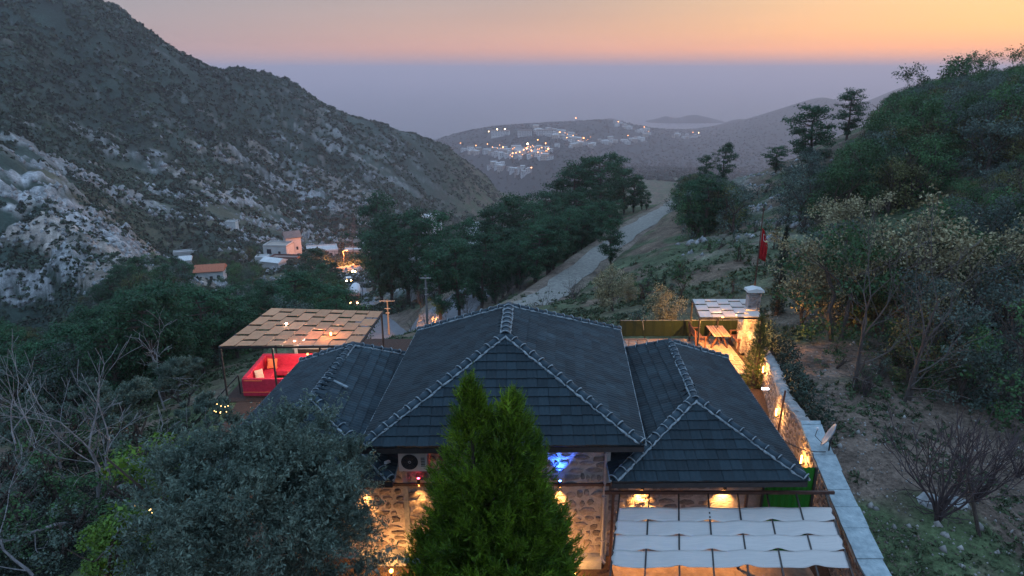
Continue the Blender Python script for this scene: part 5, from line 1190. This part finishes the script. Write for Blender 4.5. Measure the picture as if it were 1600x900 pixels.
# olive in the left foreground
def olive(seed, c0, R, nleaf, leaf, m, zfl=1., nclump=70):
    rr = random.Random(seed); rg = np.random.default_rng(seed); mb = MB(); tips = []
    for s in range(3): tube_tree(mb, (rr.uniform(-.3,.3), rr.uniform(-.3,.3), 0), (rr.uniform(-.5,.5), rr.uniform(-.5,.5), 1), c0*.38, .14, 2, rr, .5, 6, .15, tips, 4)
    d = rdir(nclump, rg); d[:,2] = np.where(d[:,2] < -.45, -d[:,2], d[:,2]); rad = R*(.32+.61*rg.random(nclump)**.7); cen = d*rad[:,None]*np.array([1,1,zfl])+np.array([0,0,c0]); cr = rg.uniform(.35,.72,nclump)*R/2.9
    # upright sprigs growing out of every clump
    nsp = 26; B, N_ = [], []
    for c, r in zip(cen, cr):
        out = (c-np.array([0,0,c0])); out = out/np.linalg.norm(out)
        dd_ = rdir(nsp, rg)*.85+out*.7+np.array([0,0,.65]); dd_ /= np.linalg.norm(dd_, axis=1, keepdims=True); L_ = r*rg.uniform(.7,1.6,nsp)
        kk = max(4, nleaf//(nclump*nsp)); s = rg.random((nsp, kk)); s = .15+.85*s
        pts = c+dd_[:,None,:]*(L_[:,None]*s)[:,:,None]+rg.normal(size=(nsp,kk,3))*.035; B.append(pts.reshape(-1,3)); N_.append((rdir(nsp*kk, rg)+np.repeat(np.cross(dd_, rdir(nsp, rg)), kk, 0)*1.2))
    c = np.concatenate(B); nn = np.concatenate(N_)
    return make_tree('olive_tree', [('trunk', mb.mesh('trunk'), M_gbark), ('crown', leafmesh('crown', c, nn, leaf*rg.uniform(.6,1.3,len(c)), 3.0, rg=rg), m)])
ol = olive(11, 4.3, 3.0, 170000, .034, M_olive, .95, 230)
p = xyz(402, 760, Y=13.4); plant(ol, p.x-.02, 13.4, .97, 'large round grey-green olive tree in front of the left wing', 'tree', z=-.3, rz=0)
ol2 = olive(12, 3.0, 2.0, 40000, .04, M_olive, .9, 50); ol2.name = 'olive_bush'; PH[ol2.name] = 4.9
p = xyz(275, 850, Y=12.0); plant(ol2, p.x-.1, 12.2, .85, 'smaller silvery olive tree low in front of the large olive', 'tree', z=-.4, rz=1)
for px, Y, k, lb in ((330,22.5,612,'grey-green olive tree just below the red sofa'),(215,27,585,'olive tree with pale twigs left of the red sofa'),(290,33,548,'olive bush with brownish twigs beneath the left edge of the tan pergola'),(60,25,622,'grey olive tree behind the bare white branches'),(150,31,590,'olive tree half hidden behind the bare white trees')):
    puttop(ol2, px, k, Y, lb, 'tree')
# green ivy covered shrubs between bare trees
ivy = broad(21, 3.6, 1.15, 2000, .055, M_ivy, 'ivy_shrub', .02, 40); ivy2 = broad(22, 3.0, 1.3, 1500, .06, M_ivy, 'ivy_shrub', .02, 36)
q = xyz(236, 662, Y=15.2); plant(ivy, q.x, 15.2, (q.z+1.2)/3.6*1.02, 'bright green ivy-clad shrub rising left of the large olive', 'shrub', z=-1.2, rz=0)
q = xyz(172, 790, Y=13.4); plant(ivy2, q.x, 13.4, .95, 'low yellow-green ivy shrub at the foot of the bare white trees', 'shrub', z=q.z-2.8, rz=0)
# bare white trees, left
TW_MIN[0] = .0085
wb = [bare(31, 6.5, M_wbark, 'bare_tree', 1, 6, .48, .062, up=.12), bare(32, 6.2, M_wbark, 'bare_tree', 2, 6, .5, .058, up=.1), bare(36, 6.0, M_wbark, 'bare_tree', 1, 6, .55, .055, up=.02, wob=.2)]
def gpt(px, py):
    for Y in np.arange(9, 70, .15):
        q = xyz(px, py, Y=Y)
        if Hs(q.x, q.y) >= q.z: return q
    return xyz(px, py, Y=30)
def barep(proto, px, py, Y, sc, label, tilt=(0,0), rz=0, **k):
    p = gpt(px, py); sc *= p.y/Y; p.z -= .15; o = plant(proto, p.x, p.y, sc, label, 'tree', z=p.z, sink=0, rz=rz, **k); o.rotation_euler = (radians(tilt[0]), radians(tilt[1]), rz); return o
barep(wb[0], 160, 795, 16.2, .84, 'bare white-branched tree rising behind the green ivy shrub', (4,-8), .4)
barep(wb[1], 182, 770, 17.2, .82, 'bare pale tree with two stems nearest the green ivy shrub', (2,6), 2.2)
barep(wb[2], 138, 808, 14.0, .90, 'bare white tree leaning far left across the corner', (0,-62), 1.0)
barep(wb[0], 60, 905, 13.2, .66, 'small bare tree sprawling over the bottom left corner', (-5,38), 2.6)
barep(wb[2], 258, 640, 24, .75, 'thin bare tree between the olives and the dark wood', (0,5), 3.6)
barep(wb[0], 95, 735, 17.2, .66, 'slim pale bare tree left of the white-branched trees', (0,-12), 5.5)
barep(wb[2], 128, 812, 14.0, .72, 'low white-branched tree spreading left along the slope', (10,-44), 3.1)
barep(wb[1], 20, 760, 19, .85, 'bare branched tree at the left edge of the view', (0,-25), 5)
# ---- prototypes for woods
PN = [pine(40+i, 9.+i*.3, 3.3+.15*(i % 3), 105, .25) for i in range(6)]
OK = [broad(60+i, 4.6+.3*i, 2.5+.15*i, 190, .115, (M_oakg, M_oak, M_oakb, M_oak, M_oak, M_oakg)[i], low=.04, nc=30) for i in range(6)]
SH = [broad(80+i, 1.6+.2*i, 1.3, 800, .065, (M_oak, M_oakg, M_olive)[i % 3], 'shrub', .0, 16) for i in range(4)]
BR = [bare(90+i, 5.5, M_gbark, 'bare_tree', 1+i % 3, 4, .5, .085, None) for i in range(3)]
YB = [bare(95+i, 5.0, M_gbark, 'budding_tree', 3, 4, .5, .07, M_buds, 34, .095) for i in range(2)]
BU = [bare(99, 2.6, pm('dark_twigs', (.07,.05,.052), (.035,.028,.03), 9, .9), 'bare_bush', 12, 5, .42, .03, None, up=.22)]
OT = [bare(120+i, 5.0, M_bark, 'open_tree', 1, 4, .6, .1, M_oak, 16, .14) for i in range(2)]
POP = [bare(110, 14, pm('poplar_bark', (.20,.17,.16), (.12,.10,.10), 3, .9), 'bare_poplar', 1, 5, .22, .16, None, up=.55, wob=.07)]
rv = random.Random(123)
for q in PN+OK+SH+BR+YB+OT+POP+[BU[0]]: PH[q.name] = max(v.co.z for ch in q.children for v in ch.data.vertices)
# central pine stand on the spur, left of the gravel track
def poly_in(x, y, poly):
    c = False
    for (x0, y0), (x1, y1) in zip(poly, poly[1:]+poly[:1]):
        if (y0 > y) != (y1 > y) and x < (x1-x0)*(y-y0)/(y1-y0)+x0: c = not c
    return c
placed = []
def wood(protos, pxa, pxb, Ya, Yb, n, sa, sb, label, grp, mind=2.5, cat='tree', cond=None, squash=None, cap=None):
    k = 0; tries = 0
    while k < n and tries < n*30:
        tries += 1; Y = math.exp(rv.uniform(math.log(Ya), math.log(Yb))); px = rv.uniform(pxa, pxb)
        if cond and not cond(px, Y): continue
        p = at(px, Y)
        if any((p.x-a)**2+(p.y-b)**2 < (mind*(.5+Y/200))**2 for a, b in placed[-160:]): continue
        dn, _ = near_path(np.array([p.x]), np.array([p.y]), TRACK); dr, _ = near_path(np.array([p.x]), np.array([p.y]), ROAD1)
        if dn[0] < 3.2 or dr[0] < 5.0: continue
        pr = rv.choice(protos); sc_ = rv.uniform(sa, sb)
        if cap:
            lim = np.interp(px, [a for a, b in cap], [b for a, b in cap]); hmax = xyz(px, lim, Y=Y).z-p.z; sc_ = min(sc_, hmax*rv.uniform(.8, 1.02)/PH[pr.name])
            if sc_ < sa*.45: continue
        placed.append((p.x, p.y)); plant(pr, p.x, p.y, sc_, label, cat, grp, sink=.3, squash=squash); k += 1
# hand-placed pines: (px, py of top, Y)
def pinetop(px, pyt, Y, label, v=0, wide=1., grp=None, hmin=3):
    b = at(px, Y); top = xyz(px, pyt, Y=Y).z; h = max(hmin, top-b.z); pr = PN[v % 6]; k = h/9.6; o = plant(pr, b.x, b.y, k, label, 'tree', grp, sink=.2); o.scale = (k*wide, k*wide, k); placed.append((b.x, b.y)); return o
for i, (px, pyt, Y, wd) in enumerate(((640,326,118,1.1),(612,345,130,.8),(585,315,175,.9),(598,372,135,.9),(655,360,112,.9),(690,352,110,1.),(725,340,112,.9),(715,375,95,1.),(780,312,125,1.1),(760,335,118,1.),(810,318,130,1.1),(835,330,120,1.),(848,300,140,1.),(870,282,150,1.1),(895,262,150,1.1),(910,254,158,1.),(935,256,150,1.1),(955,254,158,1.),(975,262,150,1.),(990,276,148,1.),(1003,285,150,.8),(862,325,118,1.),(900,305,125,1.1),(935,300,128,1.),(965,310,130,1.),(790,360,105,1.),(830,365,102,1.),(880,350,108,1.),(740,390,95,1.),(770,395,92,1.),(815,395,92,.9),(920,335,116,.9),(1010,300,145,.8))):
    pinetop(px, pyt, Y, 'dense dark pine in the stand left of the gravel track', i, wd*1.05, 'pines left of the gravel track')
for px, pyt, Y, wd, lb in ((690,400,78,.95,'dark pine standing over the road, leftmost of three by the roof'),(718,385,80,.95,'dark pine with bare lower trunk, middle of three by the road'),(752,372,84,1.,'dark pine on the brown bank, rightmost of three by the road')): pinetop(px, pyt, Y, lb, 3, wd)
for px, pyt, Y, wd, v, lb in ((1266,168,92,1.25,1,'tall open pine alone on the skyline ridge'),(1322,143,100,1.1,2,'feathery tree on the skyline right of the lone pine'),(1127,230,118,.9,4,'ragged pine top at the crest behind the track'),(1100,252,118,.9,5,'shorter pine left of the ragged crest pine'),(1212,226,104,1.5,0,'small rounded pine left of the lone skyline pine')): pinetop(px, pyt, Y, lb, v, wd)
for px, pyt, Y in ((1455,84,106),(1430,112,106),(1520,92,106),(1540,90,106),(1500,108,106),(1592,82,98),(1575,100,98)): put(OT[px % 2], px, Y, (xyz(px,pyt,Y=Y).z-at(px,Y).z)/5.0, 'open small-leaved tree against the sunset on the right skyline', 'tree', 'open trees on the right skyline')
wood(PN, 745, 955, 84, 132, 42, .55, .85, 'small dense pine close to the left edge of the gravel track', 'small pines by the gravel track', 1.6, cap=[(740,385),(800,350),(900,300),(1010,300)])
# woods on the right
TC = lambda px, Y: not (px < 1078 and Y < 130 and Y > 0) or px > 1040+(125-Y)*.9
wood(OK+PN[:2], 1015, 1190, 74, 135, 60, .8, 1.35, 'dark rounded tree on the slope right of the gravel track', 'trees right of the gravel track', 2.0, cond=TC, cap=[(1010,318),(1040,300),(1060,272),(1100,262),(1150,280),(1165,330),(1200,345)])
wood(OK, 1180, 1600, 60, 122, 190, .8, 1.45, 'dark evergreen oak on the steep right hillside', 'evergreen oaks on the right hillside', 1.9, cond=lambda px, Y: px > 1250+(Y-60)*.9, cap=[(1250,330),(1290,265),(1330,205),(1360,185),(1385,142),(1430,122),(1500,108),(1600,95)])
wood(OK, 1440, 1640, 34, 62, 34, .7, 1.15, 'dark tangled tree low on the right hillside', 'trees low on the right hillside', 2.2, cap=[(1440,300),(1600,230)])
wood(SH+OK[:1], 1085, 1300, 58, 100, 36, .6, 1.3, 'low dark shrub on the rocky right slope', 'shrubs on the rocky right slope', 1.6, 'shrub')
wood(SH, 960, 1420, 38, 60, 30, .5, 1.0, 'small shrub in the rough grass behind the patio', 'shrubs in the rough grass', 2.0, 'shrub')
# valley woods on the left
LC2 = [(-20,500),(60,522),(110,500),(150,445),(190,405),(240,390),(270,400),(330,384),(400,385),(470,392)]
LC = [(0,488),(50,525),(110,505),(150,475),(200,445),(260,432),(300,440),(345,446),(400,430),(440,432),(470,408),(500,400),(540,425)]
wood(OK+PN, -20, 340, 38, 150, 120, .8, 1.4, 'dark green tree in the wood of the left valley', 'trees of the left valley wood', 2.0, cap=LC)
wood(OK+PN, 270, 540, 52, 170, 80, .9, 1.5, 'dark tree in the wood behind the tan pergola', 'trees behind the tan pergola', 2.0, cond=lambda px, Y: not (px > 380 and Y < 60), cap=LC)
wood(OK+PN[:2], 110, 345, 120, 215, 46, .9, 1.5, 'dark leafy tree at the foot of the rocky mountain', 'trees at the foot of the mountain', 2.0, cap=LC2, cond=lambda px, Y: not (295 < px < 368 and Y < 230))
wood(OK, 150, 520, 165, 330, 60, .8, 1.5, 'low tree among the village houses of the valley', 'trees among the village houses', 1.8, cap=[(150,430),(250,405),(300,395),(400,380),(420,395),(470,392),(480,375),(520,385)], cond=lambda px, Y: not any(abs(px-a) < b and Y < c for a, b, c in ((331,30,240),(438,34,300),(504,30,340),(285,20,290),(429,20,270))))
wood(BR+BR+OK[:1], 540, 780, 240, 420, 26, 1.2, 1.9, 'bare tree in the haze at the valley bottom', 'bare trees at the valley bottom', 2.0)
for px, pyt, Y in ((455,420,200),(490,395,190),(520,415,180),(505,430,170),(470,435,175),(535,440,165),(440,440,190)): pinetop(px, pyt, Y, 'large dark pine left of the road with the truck', px, 1.2, 'pines left of the road')
for px, pyt, Y, lb in ((270,335,300,'pale bare poplar at the cliff foot, leftmost of three'),(323,325,310,'pale bare poplar at the cliff foot, middle of three'),(553,340,330,'pale bare poplar above the lit road bend'),(476,350,380,'pale bare poplar behind the white villa')): p = at(px, Y); k = (xyz(px,pyt,Y=Y).z-p.z)/15.; plant(POP[0], p.x, p.y, max(.8, k), lb, 'tree')
wood(OK+SH, -30, 170, 55, 135, 60, .55, 1.0, 'low dark tree at the left edge below the pale cliff', 'low trees below the pale cliff', 1.3, cap=[(-30,492),(60,505),(170,470)])
wood(OK+SH, 1280, 1620, 25, 46, 44, .45, .85, 'green bush in the thicket on the right slope', 'green bushes in the right thicket', 1.6, 'shrub')
wood(SH+BR[:1], -30, 235, 17, 31, 34, .7, 1.3, 'grey-green shrub in the dark undergrowth on the left slope', 'shrubs in the left undergrowth', 1.1, 'shrub', cond=lambda px, Y: at(px, Y).x < -10.5)
# brownish bare shrubs by the road, orange lit
wood(BR+SH[:2], 580, 690, 86, 125, 24, .6, 1.1, 'bare brown shrub on the bank by the road', 'bare shrubs by the road', 1.3, 'shrub')
wood(BR, 640, 900, 58, 84, 16, .35, .6, 'low brown bush on the bank behind the main roof', 'brown bushes behind the main roof', 1.5, 'shrub')
# budding trees
for px, Y, k, lb, pr in ((958,0,0,'pale budding tree behind the main roof, near the netting fence',YB[0]),(985,0,0,'second pale budding tree right behind the first',YB[1]),(1252,0,0,'yellow budding tree right of the flagpole',YB[1]),(1035,37.5,.55,'brown small-leaved shrub at the netting fence',YB[0]),(1400,33,1.25,'greyish budding tree with pale trunk on the right slope',YB[0]),(1320,44,1.0,'small budding tree high on the right slope',YB[1]),(1545,33,1.0,'budding tree near the right edge above the thicket',YB[0])): 
    if k: put(pr, px, Y, k, lb)
    else: puttop(pr, px, {958:404,985:428,1252:346}[px], {958:46,985:49,1252:34}[px], lb)
for i in range(20):
    px = rv.uniform(1235, 1620); Y = rv.uniform(24, 42); put(BR[i % 3], px, Y, rv.uniform(.5,.95), 'leafless grey tree in the thicket right of the wall', 'tree', 'leafless trees right of the wall')
for px, Y, k, lb in ((1335,25.5,1.25,'dark bare tree with straight trunk right of the hedge'),(1420,25,1.3,'dark bare tree with thick trunk in the right thicket')): put(BR[0], px, Y, k, lb)
for px, Y, k, lb in ((1300,31,1.05,'green evergreen bush behind the dark straight trunk'),(1340,33,1.1,'rounded green tree above the dark straight trunk'),(1480,36,.9,'bright green bush high in the right thicket'),(1560,28,.95,'dark blue-green tree at the right edge'),(1470,27,.85,'dark tree in the middle of the right thicket'),(1600,24,.9,'dark tree cut by the right edge of the view'),(1400,37,.9,'green bush behind the greyish budding tree')): put(OK[int(px) % 6], px, Y, k, lb)
for px, Y, k, lb in ((1465,16.8,1.45,'dark bare bush with many stems in the lower right'),(1525,17.8,1.1,'thin bare bush right of the many-stemmed bush')): put(BU[0], px, Y, k, lb, 'shrub')
put(BU[0], 1590, 20, .8, 'bare twiggy bush at the lower right edge', 'shrub'); put(BU[0], 1350, 25, .6, 'small bare twigs beside the trodden ground', 'shrub')
# leaning dark trunk by the bush
p = at(1532, 16.2); mb = MB(); mb.tube([p-Vector((0,0,.1)), p+Vector((-.28,.15,.9)), p+Vector((-.62,.3,2.0))], [.055,.045,.03], 6); o = mb.build('dead_trunk', M_bark); tag(o, 'dark leaning dead trunk in the lower right clearing', 'trunk')
# hedge of ivy behind the retaining wall
t = thing('hedge', 'dark green hedge along the outer side of the retaining wall', 'hedge', (11.9, 25, 1.0)); rg = np.random.default_rng(4); cen, rad = [], []
for k in range(34): y = 22.3+k*.36; cen.append((wallx(y)+.62+rv.uniform(-.1,.15)-11.9, y-25, rv.uniform(.2,1.0)*(1 if y < 31 else .7)+.1)); rad.append(rv.uniform(.38,.55))
c, nn = clumps(cen, rad, 900, 1.2, rg, .4); lnk('foliage', leafmesh('foliage', c, nn, .075*rg.uniform(.6,1.3,len(c)), 1.5, rg=rg), pm('hedge_leaves', (.025,.048,.03), (.012,.026,.018), 2, .7, island=.4), t)
mb = MB()
for k in range(8): y = 22.6+k*1.5; mb.tube([(wallx(y)+.62-11.9, y-25, -.6), (wallx(y)+.62-11.9, y-25, .5)], .04, 5)
lnk('stem', mb.mesh('stem'), M_bark, t)
# ---- things nobody could count
def scatter_mesh(name, pts, sizes, kind, m, rg, label=None):
    n = len(pts)
    if kind == 'rock':
        T = np.array([(0,0,.75),(.6,0,.0),(.2,.62,.05),(-.55,.35,.0),(-.5,-.38,.1),(.25,-.6,.0),(0,0,-.4)]); Fc = np.array([(0,1,2),(0,2,3),(0,3,4),(0,4,5),(0,5,1),(6,2,1),(6,3,2),(6,4,3),(6,5,4),(6,1,5)])
        V = T[None]*sizes[:,None,None]*rg.uniform(.65,1.35,(n,7,3)); a = rg.random(n)*6.28; c, s = np.cos(a)[:,None], np.sin(a)[:,None]; X = V[:,:,0]*c-V[:,:,1]*s; Y_ = V[:,:,0]*s+V[:,:,1]*c; V = np.stack([X, Y_, V[:,:,2]], 2)+pts[:,None]
        o = lnk(name, mesh_np(name, V.reshape(-1,3), (Fc[None]+np.arange(n)[:,None,None]*7).reshape(-1,3), 3), m)
    else:
        k = 9 if kind == 'bush' else 5; c = np.repeat(pts, k, 0); d = rdir(n*k, rg); d[:,2] = np.abs(d[:,2]); s = np.repeat(sizes, k)
        c = c+d*s[:,None]*np.array([.75,.75,.7])*rg.uniform(.3,1,(n*k,1)); o = lnk(name, leafmesh(name, c, d+rg.normal(size=(n*k,3))*.4, s*(.55 if kind == 'bush' else .35)*rg.uniform(.7,1.3,n*k), 1.3 if kind == 'bush' else 3.5, rg=rg), m)
    o['kind'] = 'stuff'; 
    if label: o['label'] = label
    return o
rg = np.random.default_rng(99)
def area(n, az0, az1, r0, r1): az = np.radians(rg.uniform(az0, az1, n)); r = np.exp(rg.uniform(math.log(r0), math.log(r1), n)); return r*np.sin(az), r*np.cos(az)
# mountain scrub
x, y = area(70000, -46, 2, 110, 900); z = H(x, y); rmk = rockmask(x, y, z); vis = ((CAMZ-z)/np.hypot(x, y) < .36); den = fbm(x/30, y/30, 3, 33)
keep = (rg.random(len(x)) > rmk*.55+.05) & vis & (den > .36); x, y, z = x[keep], y[keep], z[keep]; r = np.hypot(x, y)
scatter_mesh('mountain_scrub', np.stack([x, y, z], 1), np.clip(r*.0062, .8, 3.2)*rg.uniform(.45,1.2,len(x)), 'bush', pm('mountain_scrub', (.050,.072,.045), (.026,.042,.030), .02, .9, island=.5), rg, 'dark scrub covering the mountain on the left')
x, y = area(90000, -46, -4, 100, 700); z = H(x, y); rmk = rockmask(x, y, z); keep = rg.random(len(x)) < (rmk-.25)*.28; x, y, z = x[keep], y[keep], z[keep]; r = np.hypot(x, y)
scatter_mesh('mountain_rocks', np.stack([x, y, z-.15], 1), np.clip(r*.0055, .5, 2.6)*rg.uniform(.4,1.3,len(x)), 'rock', M_rock, rg, 'pale crags and boulders on the lower mountain side')
x, y = area(20000, 11, 32, 50, 125); z = H(x, y); rmk = rockmask(x, y, z); keep = rg.random(len(x)) < (rmk-.2)*.5; x, y, z = x[keep], y[keep], z[keep]
scatter_mesh('slope_rocks', np.stack([x, y, z], 1), rg.uniform(.12,.65,len(x)), 'rock', M_rock, rg, 'pale rocks on the bare part of the right slope')
# far scrub
x, y = area(14000, -8, 36, 1000, 3600); z = H(x, y); keep = z > SEA+3; x, y, z = x[keep], y[keep], z[keep]; scatter_mesh('far_scrub', np.stack([x, y, z], 1), rg.uniform(3,8,len(x)), 'bush', pm('far_scrub', (.036,.050,.040), (.022,.034,.030), .01, .9, island=.4), rg, 'woods on the far hills')
# clearing: leaf litter, stones, grass tufts
def outside(x, y): return (yard(x, y) < .01) & ~((np.abs(x-wallx(y)) < .5) & (y < 35))
x, y = area(26000, 22, 62, 13, 34); k = outside(x, y) & (x > 5); x, y = x[k], y[k]; z = H(x, y); dn = fbm(x/1.5, y/1.5, 3, 44)
k = rg.random(len(x)) < sst(.40, .62, dn)*.8+.1; scatter_mesh('leaf_litter', np.stack([x[k], y[k], z[k]+.01], 1), rg.uniform(.02,.07,k.sum()), 'grass', pm('leaf_litter', (.20,.155,.125), (.10,.075,.06), 3, .9, island=.6), rg, 'dry leaves and twigs on the clearing')
x, y = area(5200, 22, 62, 13, 60); k = outside(x, y) & (x > 5); x, y = x[k], y[k]; z = H(x, y); scatter_mesh('small_stones', np.stack([x, y, z], 1), rg.uniform(.02,.085,len(x))**1.0*np.where(rg.random(len(x)) < .04, 2.5, 1), 'rock', pm('pale_stones', (.30,.28,.26), (.17,.16,.15), 5, .9, island=.4), rg, 'small pale stones strewn over the clearing')
x, y = area(42000, -40, 64, 14, 75); k = outside(x, y) & ((x > 4) | (y > 36) | (x < -12)); x, y = x[k], y[k]; z = H(x, y); dn = fbm(x/2.5, y/2.5, 3, 48); k = rg.random(len(x)) < sst(.42, .60, dn); x, y, z = x[k], y[k], z[k]; r = np.hypot(x, y)
scatter_mesh('rough_grass', np.stack([x, y, z], 1), rg.uniform(.08,.22,len(x))*np.clip(r/25, .8, 2.2), 'grass', pm('rough_grass', (.062,.088,.040), (.030,.048,.026), .3, .9, island=.5), rg, 'rough grass on the slopes round the house')
# undergrowth in the dark left foreground
x, y = area(40000, -48, -24, 12, 32); k = outside(x, y) & (x < -9); x, y = x[k], y[k]; scatter_mesh('undergrowth', np.stack([x, y, H(x, y)], 1), rg.uniform(.05,.12,len(x)), 'bush', pm('undergrowth', (.026,.036,.024), (.013,.017,.014), .4, .9, island=.5), rg, 'dark undergrowth below the left trees')
# pale boulder patch in the clearing
p = at(1470, 17.2)
for dx, s, lb in ((0,.42,'flat pale boulder under the many-stemmed bare bush'),(.75,.3,'smaller pale boulder right of the flat boulder')):
    mb = MB(); mb.ball((0,0,0), s, 10, 7, 0, .4, .35); o = mb.build('boulder', M_rock); q = Vector((p.x+dx, p.y+.4, 0)); q.z = Hs(q.x, q.y)+.03; o.location = q; tag(o, lb, 'rock')
# fairy lights in the olive and at the sofa
for i, (px, py, Y) in enumerate(((300,712,16.0),(227,797,14.0),(345,640,17.5))):
    p = xyz(px, py, Y=Y); mb = MB()
    for k in range(9): mb.ball((rv.uniform(-.22,.22), rv.uniform(-.1,.1), rv.uniform(-.15,.15)), .014, 5, 4)
    t = thing('fairy_lights', ('warm fairy lights at the right tip of the ivy shrub','warm fairy lights low in front of the large olive','warm fairy lights in the olive just below the red sofa')[i], 'fairy lights', p); mb.build('bulbs', emit('bulb_glow', (1,.6,.2), 3), t)
# ---------------------------------------------------------------- haze
zmin = float(min(GZ.min(), -335)); mb = MB(); mb.box(-61000, 61000, -300, 61000, zmin-1.5, float(GZ.max())+4)
hm = bpy.data.materials.new('haze_air'); hm.use_nodes = True; nt = hm.node_tree; nt.nodes.remove(nt.nodes['Principled BSDF']); v = nt.nodes.new('ShaderNodeVolumePrincipled')
v.inputs['Color'].default_value = (.86, .72, .75, 1); v.inputs['Density'].default_value = HAZE; v.inputs['Anisotropy'].default_value = .45; nt.links.new(v.outputs[0], nt.nodes['Material Output'].inputs['Volume'])
if HAZE > 0: o = mb.build('haze', hm); o['kind'] = 'stuff'
KIND = {'trees of the left valley wood': 'broadleaf_tree', 'trees at the foot of the mountain': 'broadleaf_tree', 'low trees below the pale cliff': 'small_tree', 'trees behind the tan pergola': 'leafy_tree', 'trees among the village houses': 'village_tree', 'trees right of the gravel track': 'round_tree', 'green bushes in the right thicket': 'bush'}
for o in SC.objects:
    if o.parent is None and o.get('group') in KIND and not o.name.startswith('pine'): o.name = KIND[o['group']]
# ---------------------------------------------------------------- labels of look-alikes: count them off along the picture
def ordinal(n): return ('%d%s' % (n, 'th' if 10 <= n % 100 <= 20 else {1:'st',2:'nd',3:'rd'}.get(n % 10, 'th')))
by = {}
for o in SC.objects:
    if o.parent is None and o.get('group') and o.get('label') and 'far town' not in o['label'] and o['category'] in ('tree', 'shrub'): by.setdefault(o['label'], []).append(o)
for lb, os_ in by.items():
    if len(os_) < 2: continue
    rows = 1 if len(os_) < 9 else 3; os_.sort(key=lambda o: o.location.y); n = len(os_)
    for r in range(rows):
        part = sorted(os_[r*n//rows:(r+1)*n//rows], key=lambda o: o.location.x/o.location.y)
        for i, o in enumerate(part):
            where = '' if rows == 1 else ('front row, ', 'middle row, ', 'back row, ')[r]
            o['label'] = ' '.join(lb.split()[:11])+', '+where+ordinal(i+1)+' from left'
print('ground z', GZ.min(), GZ.max(), 'tris', sum(len(m.polygons) for m in bpy.data.meshes))
